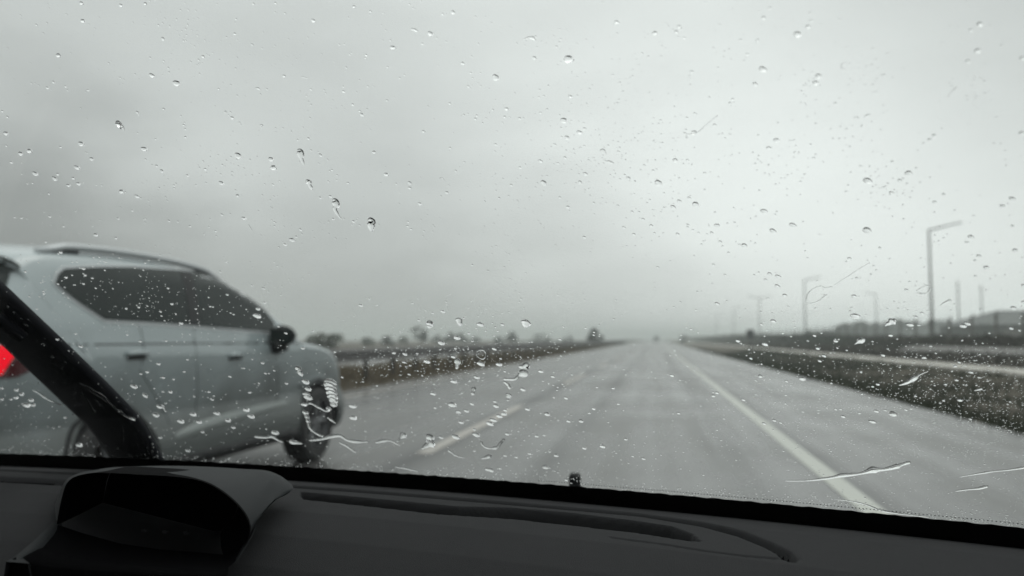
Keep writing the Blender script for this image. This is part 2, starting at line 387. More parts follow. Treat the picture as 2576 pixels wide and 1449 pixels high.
def scrub(name, n, xr, yr, hfun, s, m, label):
    x = rng.uniform(*xr, n); u = rng.random(n); y = yr[0]+(yr[1]-yr[0])*u**1.5
    z0 = np.array([gz(a, b_) for a, b_ in zip(x, y)])
    h = hfun(x, y); z = z0+h*rng.random(n)**.8
    c = np.stack([x, y, z], 1)
    a = rng.normal(size=(n, 3)); a[:, 2] *= 1.6; a /= np.linalg.norm(a, axis=1)[:, None]; b = np.cross(a, rng.normal(size=(n, 3))); b /= np.linalg.norm(b, axis=1)[:, None]
    sz = ((s+.0012*y)*rng.uniform(.4, 1.3, n))[:, None]; V = np.empty((n, 4, 3))
    V[:, 0] = c-a*sz-b*sz*.25; V[:, 1] = c+a*sz-b*sz*.25; V[:, 2] = c+a*sz+b*sz*.25; V[:, 3] = c-a*sz+b*sz*.25
    return tag(np_mesh(name, V.reshape(-1, 3), 4, m), label, kind='stuff')
scrub('bank_scrub', 70000, (17.6, 26), (12, 330), lambda x, y: np.clip((x-17.0)*.35, .05, .5)*(.75+.5*np.sin(x*1.9+y*.31)*np.sin(y*.173)+.25*np.sin(y*.9)) + .12, .10, M['scrub'], 'brown scrub growing along the top of the right bank')
scrub('bank_weeds', 26000, (12.5, 18), (8, 260), lambda x, y: .10+.12*np.abs(np.sin(x*2+y*.4)), .06, M['scrub'], 'low weeds on the slope beyond the concrete path')
scrub('dark_hedge', 60000, (17.5, 23.5), (55, 480), lambda x, y: np.clip((y-55)/60, .1, 1)*(1.0+.30*np.sin(y*.11)*np.sin(y*.037)+.2*np.sin(y*.7)*np.sin(x)), .14, M['leaf_dark'], 'dark hedge running along the right of the motorway into the haze')

def far_wood():
    cs = []
    for i in range(70):
        px = 2030+430*i/69+random.uniform(-6, 6); D = 250+random.uniform(-20, 20); p = unproj(px, 850, D)
        hgt = (5.2+1.5*sin(i*.37)+random.uniform(-.6, .6))*min(1, .25+i/22); 
        for k in range(26): cs.append((p.x+random.gauss(0, 2.2), p.y+random.gauss(0, 2), random.random()**.7*hgt))
    return tag(np_mesh('far_wood', leafquads(np.array(cs), .8, 16000), 4, M['leaf_dark']), 'faint far wood behind the fence in the haze', kind='stuff')
far_wood()

def tree(px, top, wpx, D, m, label, two=False, bush=False, cat='tree'):
    top -= 3; wpx *= 1.15
    b_ = unproj(px, 853, D); x, y = b_.x, b_.y; zt = H+(853-top)/FPX*D; w = wpx/FPX*D
    t = empty('bush' if bush else 'tree', (x, y, 0)); tag(t, label, 'bush' if bush else cat, 'trees and bushes on the left horizon' if px < 1600 else None)
    mb = MB()
    trunk_top = zt*.55 if not bush else zt*.4
    r0 = .03*zt+.03
    mb.tube([(0, 0, -.3), (.05, 0, trunk_top*.5), (0, .05, trunk_top)], [r0, r0*.8, r0*.5], 7)
    for k in range(5):
        an = k*2*pi/5+random.random(); mb.tube([(0, 0, trunk_top*.6), (cos(an)*w*.14, sin(an)*w*.14, trunk_top), (cos(an)*w*.32, sin(an)*w*.32, zt*.8)], [r0*.5, r0*.35, r0*.12], 5)
    mb.build('trunk', M['bark'], t)
    cs = []; nb = 14
    lo = zt*(.12 if bush else .3)
    for k in range(nb):
        if two: 
            side = -1 if k % 2 else 1; bx = side*w*.25+random.gauss(0, w*.09); zz = lo+(zt-lo)*random.random()*(1 if side < 0 else .8)
            if random.random() < .35: bx = random.uniform(-.4, .4)*w; zz = lo+(zt-lo)*.3*random.random()
        else:
            u = random.random(); bx = random.uniform(-.42, .42)*w; zz = lo+(zt-lo)*u*(1-(abs(bx)/(w*.5))**2*.6)
        rr = max(.16*w, .12*zt)*random.uniform(.5, 1)
        for q in range(40):
            v = Vector((random.gauss(0, 1), random.gauss(0, 1), random.gauss(0, 1))).normalized()*rr*random.random()**.4
            cs.append((bx+v.x, random.uniform(-.3, .3)*w+v.y, min(max(zz+v.z*.8-rr*.3, lo*.6), zt)))
    np_mesh('crown', leafquads(np.array(cs), .022*zt+.03*w**.5*.6+.03, 2600), 4, m, t)
    return t
tree(826, 838, 66, 80, M['leaf'], 'bright green bush just right of the parked-looking silver car bonnet', bush=True)
tree(790, 846, 40, 100, M['leaf'], 'low green bush peeping over the front of the silver car', bush=True)
tree(927, 847, 30, 130, M['leaf'], 'small round bush left of the tall forked tree, first of two', bush=True)
tree(975, 844, 34, 120, M['leaf_dark'], 'dark rounded bush standing left of the tall forked tree', bush=True)
tree(1016, 849, 24, 150, M['leaf'], 'tiny pale bush between dark bush and forked tree', bush=True)
tree(1056, 823, 40, 150, M['leaf_dark'], 'tallest tree on the left horizon with a forked top', two=True)
tree(1104, 846, 36, 170, M['leaf_dark'], 'low bush immediately right of the forked tree', bush=True)
tree(1145, 837, 44, 170, M['leaf_dark'], 'broad tree with a pointed top right of the forked tree')
tree(1185, 848, 44, 190, M['leaf_dark'], 'low faint bush trailing right of the broad pointed tree', bush=True)
tree(1290, 838, 32, 170, M['leaf_dark'], 'dark conical tree standing alone mid left horizon')
tree(1258, 849, 30, 180, M['leaf_dark'], 'low bush at the left foot of the conical tree', bush=True)
tree(1362, 844, 50, 230, M['leaf_dark'], 'wide hazy bush between conical tree and the median tree', bush=True)
tree(1430, 846, 24, 240, M['leaf_dark'], 'small hazy bush just left of the median tree', bush=True)
tree(1498, 829, 34, 105, M['leaf_dark'], 'dark square-crowned tree standing close behind the far barrier')
tree(1718, 845, 22, 220, M['leaf_dark'], 'small dark bush at the right roadside near the vanishing point', bush=True)

# ------------------------------------------------------------------ crash barrier in the median
def wprofile(side):
    return [(0*side, .31), (.045*side, .29), (.078*side, .25), (.078*side, .215), (.03*side, .185), (.012*side, .155), (.03*side, .125), (.078*side, .095), (.078*side, .06), (.045*side, .02), (0, 0)]
def barrier(x, y0, y1, ztop, label, nm='crash_barrier'):
    b0 = empty(nm, (x, y0, 0)); tag(b0, label, 'crash barrier')
    for side in (1, -1):
        pr = wprofile(side); mb = MB(); vs = []; fs = []
        Y = [0, 20, 40, 80, 160, y1-y0]
        for y in Y:
            for (dx, dz) in pr: vs.append((side*.09+dx, y, ztop-.31+dz))
            for (dx, dz) in pr: vs.append((side*.086+dx*.93, y, ztop-.31+dz))
        n = len(pr)
        for i in range(len(Y)-1):
            for j in range(n-1):
                a = i*2*n+j; fs.append((a, a+1, a+1+2*n, a+2*n)); a += n; fs.append((a, a+2*n, a+1+2*n, a+1))
        mb.add(vs, fs).build('beam', M['galv'], b0)
    y = .3; p0 = None
    while y < y1-y0 and y < 195:
        if p0 is None:
            p0 = MB().box((0, 0, ztop*.5-.12), (.10, .06, ztop-.06+.24-.05), bev=.006).box((0, 0, ztop-.16), (.165, .08, .14), bev=.005).build('post', M['post_steel'], b0); p0.location.y = y
        else:
            p = p0.copy(); col.objects.link(p); p.parent = b0; p.location = (0, y, 0)
        y += 2.1
    return b0
barrier(-7.45, 2, 420, .90, 'double-sided steel crash barrier along the dry grass median left of the road')

# ------------------------------------------------------------------ lamp posts and poles
def lamp(x, y, h, arms, label, arm_len=2.3, rise=.45):
    t = empty('street_lamp', (x, y, 0)); tag(t, label, 'street lamp', 'lamp posts along the right side')
    MB().tube([(0, 0, 0), (0, 0, h*.5), (0, 0, h)], [.12, .10, .08], 12).build('pole', M['pole'], t, True)
    MB().lathe([(0, .24), (.5, .22), (.55, .16)], axis='z', n=16).build('base', M['concrete'], t)
    for a in arms:
        MB().tube([(0, 0, h-.06), (a*arm_len*.72, 0, h+rise*.72)], [.075, .06], 10).build('arm', M['pole'], t, True)
        MB().box((a*(arm_len*.72+.38), 0, h+rise*.9), (.85, .26, .10), rot=Matrix.Rotation(-a*math.atan2(rise, arm_len), 3, 'Y'), bev=.04).build('lamp_head', M['pole'], t)
    return t
lamp(21.7, 66.5, 9.95, (1,), 'nearest tall lamp post with one arm reaching right over the bank')
lamp(21.8, 120, 9.9, (1,), 'second lamp post from the right, paler, with one arm reaching right')
lamp(21.8, 171, 9.9, (1, -1), 'third lamp post with arms on both sides, pale in the haze')
lamp(21.8, 226, 9.9, (1,), 'fourth lamp post, very faint in the haze')
lamp(21.8, 290, 9.9, (1,), 'farthest lamp post, almost lost in haze beside the vanishing point')
lamp(42.5, 161, 10.0, (-1,), 'thin hazy lamp post with a short arm to the left behind the fence', arm_len=1.9, rise=.3)
def mast(px, top, D, label):
    p = unproj(px, 850, D); t = empty('utility_pole', (p.x, p.y, 0)); tag(t, label, 'pole', 'plain poles behind the fence')
    h = H+(853-top)/FPX*D
    MB().tube([(0, 0, 0), (0, 0, h)], [.13, .09], 10).build('shaft', M['pole'], t, True)
    MB().tube([(-.28, 0, h-.2), (.28, 0, h-.2)], .04, 8).build('crossarm', M['pole'], t, True)
mast(2414, 709, 112, 'plain utility pole left of the shed roof')
mast(2473, 719, 118, 'plain utility pole rising behind the shed roof')

# road sign
sg = empty('road_sign', tuple(on_z(1888, 850, 1.14-.1))[:2]+(0,)); 
pp = unproj(1888, 850, 74); sg.location = (pp.x, pp.y, 0)
tag(sg, 'dark square road sign on a post beside the verge, ahead on the right', 'road sign')
MB().box((0, 0, 1.62), (.72, .03, .86), bev=.01).build('panel', M['sign'], sg)
MB().tube([(0, .05, -.3), (0, .05, 1.95)], .045, 10).build('post', M['post_steel'], sg)

# fence on the bank
fe = empty('fence', (19.6, 28, 0)); tag(fe, 'wire fence with concrete posts along the top of the right bank', 'fence')
fp0 = None
for i in range(60):
    y = i*3.6
    if fp0 is None:
        fp0 = MB().box((0, 0, 1.30), (.13, .13, 2.6), bev=.02).tube([(0, 0, 2.55), (.16, 0, 2.78)], .04, 8).build('post', M['fence'], fe)
    else:
        p = fp0.copy(); col.objects.link(p); p.parent = fe; p.location = (0, y, random.uniform(-.08, .05)); p.rotation_euler = (random.uniform(-.02, .02), random.uniform(-.03, .03), 0)
for z in (1.1, 1.5, 1.9, 2.3, 2.6):
    MB().tube([(0, i*3.6, z-(.03 if i % 2 else 0)) for i in range(60)], .008, 5).build('wire', M['post_steel'], fe)

# shed
sh = empty('shed', (39.5, 104, 0)); tag(sh, 'long low grey shed with a hipped roof behind the fence at far right', 'shed')
W_, L_, hw, hr = 34, 14, 3.0, 4.9
MB().box((W_/2, L_/2, hw/2-.2), (W_, L_, hw+.4)).build('wall', M['shed_wall'], sh)
e = .4
mesh_obj('roof', [(-e, -e, hw-.1), (W_+e, -e, hw-.1), (W_+e, L_+e, hw-.1), (-e, L_+e, hw-.1), (4.6, L_/2, hr), (W_-4.6, L_/2, hr)],
         [(0, 1, 5, 4), (1, 2, 5), (2, 3, 4, 5), (3, 0, 4), (3, 2, 1, 0)], M['shed_roof'], sh)
for k in range(4):
    MB().box((4+k*8, -.05, 1.2), (3.2, .12, 2.2), bev=.02).build('door', M['fence'], sh)

# distant van ahead
vp = empty('van', (.15, 300, 0)); tag(vp, 'tiny dark van far ahead on the road at the vanishing point', 'van')
MB().box((0, 0, 1.35), (2.0, 4.8, 1.7), bev=.18).box((0, 0, .7), (2.0, 5.3, .7), bev=.15).build('body', M['van'], vp)
MB().box((0, -2.42, 1.75), (1.5, .03, .6), bev=.01).build('rear_window', M['dark_glass'], vp)
for sx in (-1, 1):
    MB().box((sx*.85, -2.67, .95), (.18, .05, .35), bev=.01).build('tail_light', M['red_lens'], vp)
    for yy in (-1.6, 1.6):
        w = MB().lathe([(-.12, .05), (-.12, .33), (.12, .33), (.12, .05)], n=20).build('wheel', M['tyre'], vp); w.location = (sx*.9, yy, .33)

# ------------------------------------------------------------------ silver SUV alongside
CXS, Y0 = -4.02, 3.06            # centre line and rear bumper
sil = [(.45, .25), (.14, .33), (.03, .45), (0, .58), (.02, .75), (.05, .93), (.08, 1.06), (.16, 1.22), (.27, 1.42), (.36, 1.55), (.34, 1.60), (.40, 1.64), (.55, 1.672),
       (.8, 1.70), (1.2, 1.725), (1.6, 1.73), (2.0, 1.71), (2.3, 1.67), (2.55, 1.60), (2.8, 1.50), (3.05, 1.37), (3.3, 1.22), (3.45, 1.165), (3.7, 1.135), (4.0, 1.085), (4.28, 1.01),
       (4.46, .91), (4.56, .76), (4.60, .60), (4.58, .42), (4.48, .29), (4.25, .23), (3.3, .22), (2.2, .22), (1.2, .22), (.8, .23)]
rr_ = {0: .06}
def crom(pts, n):
    out = []; m = len(pts)
    for i in range(m):
        p0, p1, p2, p3 = [Vector(pts[(i+k-1) % m]) for k in range(4)]
        for j in range(n):
            t = j/n
            out.append(.5*((2*p1)+(p2-p0)*t+(2*p0-5*p1+4*p2-p3)*t*t+(3*p1-p0-3*p2+p3)*t**3))
    return out
xz = [(.15, .84), (.28, .885), (.36, .915), (.44, .928), (.50, .926), (.58, .900), (.66, .868), (.80, .885), (.95, .915), (1.07, .926), (1.085, .920), (1.10, .896), (1.12, .898), (1.19, .888), (1.26, .862), (1.45, .785), (1.58, .725), (1.68, .66), (1.75, .60)]
def XW(y, z):
    a = np.interp(z, [p[0] for p in xz], [p[1] for p in xz])
    # slight plan taper to both ends
    a -= .045*max(0, (.9-y)/.9)**2 + .05*max(0, (y-3.6)/1.0)**2
    # wheel-arch flares
    for yc in (.95, 3.76):
        d = abs(hypot(y-yc, z-.34)-.40); a += .012*math.exp(-(d/.05)**2)
    return a
def rad_of(p):
    y, z = p
    if z < .3: return .07
    if y < .36 and z < 1.15: return .20
    if y < .45: return .14
    if y > 4.2: return .26 if z < .95 else .2
    if y > 3.3: return .09
    return .105
SP = crom(sil, 4)
us = [0, .12, .25, .38, .5, .6, .7, .78, .85, .9, .94, .97, .99, 1.0]
def body_mesh():
    rows = []
    pexp = 2.5
    R = [rad_of(p) for p in SP]
    for _ in range(6): R = [(R[i-1]+R[i]*2+R[(i+1) % len(R)])/4 for i in range(len(R))]
    for i, p in enumerate(SP):
        med = Vector((min(max(p.x, .95), 3.75), .72 if 1.0 < p.x < 3.5 else .68)); dr = med-p; Lm = dr.length; dr.normalize(); row = []
        r = min(R[i], Lm*.8)
        for u in us:
            d = r*(1-(1-u**pexp)**(1/pexp)); q = p+dr*d; row.append((XW(q.x, q.y)*u, q.x, q.y))
        for k in range(1, 17):
            d = r+(Lm-r)*k/16; q = p+dr*d; row.append((XW(q.x, q.y), q.x, q.y))
        rows.append(row)
    vs = []; fs = []; n = len(rows[0]); m = len(rows)
    for sgn in (1, -1):
        b0 = len(vs)
        for row in rows:
            for (x, y, z) in row: vs.append((CXS+sgn*x, Y0+y, z))
        for i in range(m):
            j = (i+1) % m
            for k in range(n-1):
                q = (b0+i*n+k, b0+i*n+k+1, b0+j*n+k+1, b0+j*n+k)
                fs.append(q if sgn > 0 else q[::-1])
    bm = bmesh.new(); bv = [bm.verts.new(v) for v in vs]
    for f in fs:
        try: bm.faces.new([bv[i] for i in f])
        except ValueError: pass
    bmesh.ops.remove_doubles(bm, verts=bm.verts[:], dist=.0008)
    bmesh.ops.dissolve_degenerate(bm, edges=bm.edges[:], dist=.0005)
    bmesh.ops.recalc_face_normals(bm, faces=bm.faces[:])
    me = bpy.data.meshes.new('body'); bm.to_mesh(me); bm.free()
    return me
suv = empty('suv', (CXS, Y0+2.2, 0)); tag(suv, 'silver SUV with dark windows and lit red tail light overtaking in the left lane', 'car')
MI = Matrix.Translation(-suv.location)
def adopt(o, parent=suv):
    """object built in world coordinates -> child of suv"""
    o.data.transform(MI); o.parent = parent; return o
bme = body_mesh()
bvh_bm = bmesh.new(); bvh_bm.from_mesh(bme); BV = BVHTree.FromBMesh(bvh_bm)
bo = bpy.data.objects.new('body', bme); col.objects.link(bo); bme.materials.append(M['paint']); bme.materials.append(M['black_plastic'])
AX = (.95, 3.76)
for yc in AX:
    for sgn in (1, -1):
        c = MB().lathe([(0, .001), (0, .385), (.7, .385), (.7, .001)], n=48).build('cut', M['black_plastic'])
        c.location = (CXS+(.55 if sgn > 0 else -1.25), Y0+yc, .345)
        md = bo.modifiers.new('b', 'BOOLEAN'); md.operation = 'DIFFERENCE'; md.solver = 'EXACT'; md.object = c
bpy.context.view_layer.update()
dg = bpy.context.evaluated_depsgraph_get()
me2 = bpy.data.meshes.new_from_object(bo.evaluated_get(dg)); bo.modifiers.clear(); bo.data = me2
for o in [o for o in bpy.data.objects if o.name.startswith('cut')]: bpy.data.objects.remove(o)
for p in me2.polygons:
    c = p.center
    inner = any(abs(hypot(c.y-Y0-yc, c.z-.345)-.385) < .012 and abs(p.normal.x) < .5 for yc in AX) or any(hypot(c.y-Y0-yc, c.z-.345) < .383 for yc in AX)
    p.material_index = 1 if (inner or c.z < .30) else 0
    p.use_smooth = not inner
adopt(bo)

def cast(o, d, tries=1):
    return BV.ray_cast(Vector(o), Vector(d))
def patch(name, poly, mode, m, off=.004, step=.03, parent=suv, sgn=1, smooth=True):
    """cover polygon (2D) projected on body. mode 'side': (y,z) cast along x; 'rear': (x,z) cast +y; 'front': cast from above-front"""
    pts = [Vector(p) for p in poly]; n = len(pts)
    # densify edges
    E = []
    for i in range(n):
        a, b_ = pts[i], pts[(i+1) % n]; k = max(1, int((b_-a).length/step))
        for j in range(k): E.append(a+(b_-a)*j/k)
    m0 = len(E)
    xmin = min(p.x for p in E); xmax = max(p.x for p in E); ymin = min(p.y for p in E); ymax = max(p.y for p in E)
    def inside(q):
        c = False; j = m0-1
        for i in range(m0):
            if (E[i].y > q.y) != (E[j].y > q.y) and q.x < (E[j].x-E[i].x)*(q.y-E[i].y)/(E[j].y-E[i].y)+E[i].x: c = not c
            j = i
        return c
    I = []
    x = xmin+step/2
    while x < xmax:
        y = ymin+step/2
        while y < ymax:
            q = Vector((x, y))
            if inside(q) and min((q-e_).length for e_ in E) > step*.45: I.append(q)
            y += step
        x += step
    vc, _, fc, *_r = delaunay_2d_cdt(E+I, [], [list(range(m0))], 1, 1e-6)
    V3 = []; ok = []
    for v in vc:
        if mode == 'side': o_, d_ = (CXS+sgn*3, Y0+v.x, v.y), (-sgn, 0, 0)
        elif mode == 'rear': o_, d_ = (CXS+v.x, Y0-3, v.y), (0, 1, 0)
        elif mode == 'frontal': o_, d_ = (CXS+v.x, Y0+8, v.y), (0, -1, 0)
        hit, nr, *_q = cast(o_, d_)
        if hit is None: V3.append(Vector((0, 0, 0))); ok.append(False)
        else:
            if nr.dot(Vector(d_)) > 0: nr = -nr
            V3.append(hit+nr*off); ok.append(True)
    F = [tuple(f) for f in fc if all(ok[i] for i in f)]
    o = mesh_obj(name, V3, F, m, None, smooth)
    bm = bmesh.new(); bm.from_mesh(o.data); bmesh.ops.delete(bm, geom=[v for v in bm.verts if not v.link_faces], context='VERTS'); bmesh.ops.recalc_face_normals(bm, faces=bm.faces[:]); bm.to_mesh(o.data); bm.free()
    adopt(o, parent) if parent == suv else adopt(o, parent)
    return o
def side_pt(px, py):
    """pixel of the photograph -> (y,z) on the right flank"""
    x = CXS+.9
    for _ in range(12):
        p = on_x(px, py, x); x = .5*x+.5*(CXS+XW(p.y-Y0, p.z))
    return (p.y-Y0, p.z)
win_px = [(137, 712), (145, 690), (160, 677), (240, 673), (330, 673), (450, 681), (520, 692), (580, 712), (630, 745), (668, 785), (688, 812), (690, 836), (600, 829), (500, 821), (400, 813), (290, 807), (262, 805), (200, 764), (165, 738)]
win = [side_pt(*p) for p in win_px]
def expand(poly, d):
    c = Vector((sum(p[0] for p in poly)/len(poly), sum(p[1] for p in poly)/len(poly))); out = []
    n = len(poly)
    for i in range(n):
        a, b_, q = Vector(poly[i-1]), Vector(poly[(i+1) % n]), Vector(poly[i]); t = (b_-a).normalized(); nn = Vector((t.y, -t.x))
        if nn.dot(q-c) < 0: nn = -nn
        out.append(tuple(q+nn*d))
    return out
for s in (1, -1):
    patch('window_trim', expand(win, .018), 'side', M['chrome'], .004, .05, sgn=s)
    patch('side_window', win, 'side', M['dark_glass'], .008, .05, sgn=s)
    # B pillar / door post strip
    patch('door_post', [side_pt(452, 684), side_pt(480, 687), side_pt(500, 818), side_pt(476, 816)], 'side', M['black_plastic'], .010, .04, sgn=s)
# windows front and rear
ws = [(-.60, 1.58), (-.3, 1.615), (0, 1.625), (.3, 1.615), (.60, 1.58), (.70, 1.42), (.78, 1.26), (.5, 1.21), (0, 1.195), (-.5, 1.21), (-.78, 1.26), (-.70, 1.42)]
patch('windscreen', ws, 'frontal', M['dark_glass'], .005, .06)
patch('rear_window', [(-.68, 1.54), (0, 1.555), (.68, 1.54), (.74, 1.38), (.79, 1.20), (.3, 1.17), (-.3, 1.17), (-.79, 1.20), (-.74, 1.38)], 'rear', M['dark_glass'], .005, .04)
for s in (1, -1):
    patch('rear_window_edge', [(.13, 1.21), (.20, 1.23), (.33, 1.40), (.42, 1.52), (.40, 1.57), (.34, 1.59), (.24, 1.50), (.14, 1.30)], 'side', M['dark_glass'], .006, .02, sgn=s)
patch('number_plate', [(-.26, .70), (.26, .70), (.26, .81), (-.26, .81)], 'rear', M['plate'], .008, .05)
patch('rear_bumper_trim', [(-.80, .32), (.80, .32), (.82, .50), (-.82, .50)], 'rear', M['black_plastic'], .006, .06)
patch('grille', [(-.55, .62), (.55, .62), (.62, .82), (-.62, .82)], 'frontal', M['black_plastic'], .006, .05)
for s in (1, -1):
    tl = patch('tail_light', [(.015, .95), (.10, .94), (.26, .955), (.345, .985), (.31, 1.06), (.26, 1.105), (.12, 1.12), (.08, 1.10), (.05, 1.03)], 'side', M['red_lens'], .010, .025, sgn=s)
    tr = patch('tail_light', [(s*.45, 1.00), (s*.45, 1.09), (s*.86, 1.10), (s*.86, .955), (s*.6, .97)], 'rear', M['red_lens'], .010, .03)
    seg = patch('lit_segment', [side_pt(-60, 872), side_pt(53, 878), side_pt(46, 905), side_pt(36, 930), side_pt(-60, 925)] if False else [(.03, 1.10), (.245, 1.10), (.225, 1.03), (.195, .965), (.13, .965), (.15, 1.035), (.03, 1.035)], 'side', M['red_lit'], .016, .02, sgn=s, parent=tl)
    patch('headlight', [(s*.50, .86), (s*.84, .90), (s*.84, .78), (s*.52, .76)], 'frontal', M['headlamp'], .008, .03)
# spoiler
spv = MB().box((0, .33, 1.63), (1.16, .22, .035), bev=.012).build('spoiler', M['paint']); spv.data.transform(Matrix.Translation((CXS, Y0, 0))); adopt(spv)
# wheels
def suv_wheel(yc, sgn):
    w = empty('wheel', (sgn*.79, yc-2.2, .345)); w.parent = suv
    R = .345
    t = MB().lathe([(-.115, .22), (-.118, .30), (-.10, .335), (-.06, R), (-.05, R), (-.045, R-.012), (-.035, R-.012), (-.03, R), (.03, R), (.035, R-.012), (.045, R-.012), (.05, R), (.06, R), (.10, .335), (.118, .30), (.115, .22)], n=56).build('tyre', M['tyre'], w, False)
    mb = MB().lathe([(-.10, .225), (.10*sgn, .225), (.105*sgn, .215), (.03*sgn, .20), (.0, .19), (-.05*sgn, .185)], n=48)
    mb.lathe([(.085*sgn, .001), (.085*sgn, .05), (.06*sgn, .06), (.0, .06)], n=24)
    for k in range(5):
        a = 2*pi*k/5+.3
        for da in (-.17, .17):
            mb.tube([(.065*sgn, cos(a)*.04, sin(a)*.04), (.085*sgn, cos(a+da)*.215, sin(a+da)*.215)], [.022, .017], 6)
    mb.build('rim', M['rim'], w)
    MB().lathe([(-.02, .001), (-.02, .15), (0, .15), (0, .001)], n=32).build('brake_disc', M['post_steel'], w)
for yc in AX:
    for s in (1, -1): suv_wheel(yc, s)
# arch trims, sills, door gaps, handles, rails, mirrors
def on_side(y, z, off, s=1):
    hit, nr, *_q = cast((CXS+s*3, Y0+y, z), (-s, 0, 0))
    if hit is None: return Vector((CXS+s*XW(y, z), Y0+y, z))
    return hit+Vector((s*off, 0, 0))
for s in (1, -1):
    for yc in AX:
        pts = []
        for k in range(25):
            a = radians(-8+196*k/24); y, z = yc+cos(a)*.415, .345+sin(a)*.415
            if z > .26: pts.append(on_side(y, z, -.004, s))
        adopt(MB().tube(pts, .016, 8).build('arch_trim', M['black_plastic'], None, True))
    adopt(MB().tube([on_side(y, .335, -.02, s) for y in np.linspace(1.42, 3.28, 14)], .045, 10).build('sill', M['black_plastic'], None, True))
    for gap in ([(345, 808), (360, 860), (352, 930), (385, 985), (415, 1040), (430, 1075)], [(485, 820), (492, 900), (497, 980), (500, 1050)], [(690, 840), (697, 900), (700, 980), (702, 1040)]):
        ps = [on_side(*side_pt(*p), -.0025, s) for p in gap]
        dense = []
        for i in range(len(ps)-1):
            for j in range(5):
                q = ps[i].lerp(ps[i+1], j/5); dense.append(on_side(q.y-Y0, q.z, -.0025, s))
        adopt(MB().tube(dense, .0045, 6).build('door_gap', M['dash_black']))
    for hp in ((345, 889), (592, 893)):
        y, z = side_pt(*hp); p = on_side(y, z, .02, s); q = p
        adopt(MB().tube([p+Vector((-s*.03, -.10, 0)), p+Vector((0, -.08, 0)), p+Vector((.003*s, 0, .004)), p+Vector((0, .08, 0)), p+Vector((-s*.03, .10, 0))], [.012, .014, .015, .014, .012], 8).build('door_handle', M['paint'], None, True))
        adopt(MB().box(p+Vector((-s*.022, 0, -.02)), (.012, .17, .035), bev=.004).build('handle_recess', M['black_plastic']))
    adopt(MB().tube([on_side(y, 1.103+.004*sin(y), -.006, s) for y in np.linspace(.42, 4.12, 40)], .0085, 6).build('crease_shade', M['black_plastic'], None, True))  # black strip laid in for the shade of the flank crease
    adopt(MB().tube([on_side(y, z_, -.030, s) for y, z_ in ((1.44, .475), (1.55, .50), (1.8, .525), (2.2, .55), (2.7, .57), (3.1, .585), (3.27, .59))], [.012, .036, .050, .052, .048, .036, .010], 10).build('door_highlight', M['sky_highlight'], None, True))  # added light strip standing for sky caught on the door ledge
    # roof rail
    rp = []
    for y in np.linspace(.62, 2.42, 20):
        x = .655; hit, nr, *_q = cast((CXS+s*x, Y0+y, 3), (0, 0, -1)); t = (y-.62)/1.8
        rp.append(hit+Vector((0, 0, .034*min(1, min(t, 1-t)*9)+.0)))
    rail = adopt(MB().tube(rp, .024, 8).build('roof_rail', M['chrome'], None, True))
    for idx in (2, 17):
        h0 = rp[idx]
        adopt(MB().box(h0+Vector((0, 0, -.03)), (.03, .22 if idx == 2 else .26, .04), rot=Matrix.Rotation(.06 if idx == 2 else -.20, 3, 'X'), bev=.008).build('rail_foot', M['black_plastic'], None))
    # mirror
    y, z = side_pt(690, 830); base = on_side(y, z-.03, 0, s)
    mc = unproj(712, 822, (base-CAM).dot(fw)-.03) if s == 1 else None
    cen = Vector((CXS+s*1.01, base.y-.10, 1.165))
    bm = bmesh.new(); bmesh.ops.create_uvsphere(bm, u_segments=20, v_segments=12, radius=1)
    for v in bm.verts:
        c = v.co; c.y = c.y if c.y > 0 else c.y*.35
        v.co = cen+Vector((c.x*.108, c.y*.11, c.z*.088*(1-.12*c.x*s)))
    mo = bpy.data.meshes.new('mirror'); bm.to_mesh(mo); bm.free()
    mo.polygons.foreach_set('use_smooth', [True]*len(mo.polygons)); mo.materials.append(M['black_plastic'])
    mir = bpy.data.objects.new('mirror', mo); col.objects.link(mir); adopt(mir)
    adopt(MB().tube([base+Vector((-s*.03, 0, -.03)), cen+Vector((-s*.05, 0, -.10)), cen+Vector((0, 0, -.06))], [.05, .055, .07], 10).build('mirror_stem', M['black_plastic'], None, True), suv)
    adopt(MB().box(cen+Vector((0, -.048, 0)), (.19, .012, .12), bev=.005).build('mirror_glass', M['dark_glass']), mir)
bvh_bm.free()

# ------------------------------------------------------------------ the car we sit in
HZ = .185                                        # glass base below the eye
bp_ = [on_z(px, py, H-HZ) for px, py in ((0, 1138), (1288, 1208), (2576, 1324))]
A_ = np.polyfit([p.x for p in bp_], [p.y for p in bp_], 2)
def base_y(x):
    if x < -1.06: return float(np.polyval(A_, -1.06)) - .25*(x+1.06)**2*0 + .09*(x+1.06)
    return float(np.polyval(A_, x))
TG = 1.15
def glass_F(p): return (p.z-(H-HZ))-TG*(base_y(p.x)-p.y)
def on_glass(px, py, off=0.0):
    r = ray(px, py); lo, hi = .05, 4.0
    for _ in range(48):
        m_ = (lo+hi)/2; p = CAM+r*m_
        if glass_F(p)/1.25-off < 0: lo = m_
        else: hi = m_
    # F<0 inside (below / behind the sheet), >0 outside
    return CAM+r*lo
def glass_n(p):
    e_ = 1e-4; dx = (base_y(p.x+e_)-base_y(p.x-e_))/(2*e_); n = Vector((-TG*dx, TG, 1)); return n.normalized()
def GP(x, s, off=0.0):
    """glass point: lateral x, s metres of run toward the cabin from base"""
    y = base_y(x)-s; p = Vector((x, y, H-HZ+TG*s)); return p+glass_n(p)*off

XL, XR = -1.13, .50
car = empty('car', (-.32, .2, 0)); tag(car, 'dark interior of the car the view is taken from, with dashboard, windscreen and raised wiper', 'car')
MC = Matrix.Translation(-car.location)
def mine(o, parent=car): o.data.transform(MC); o.parent = parent; return o

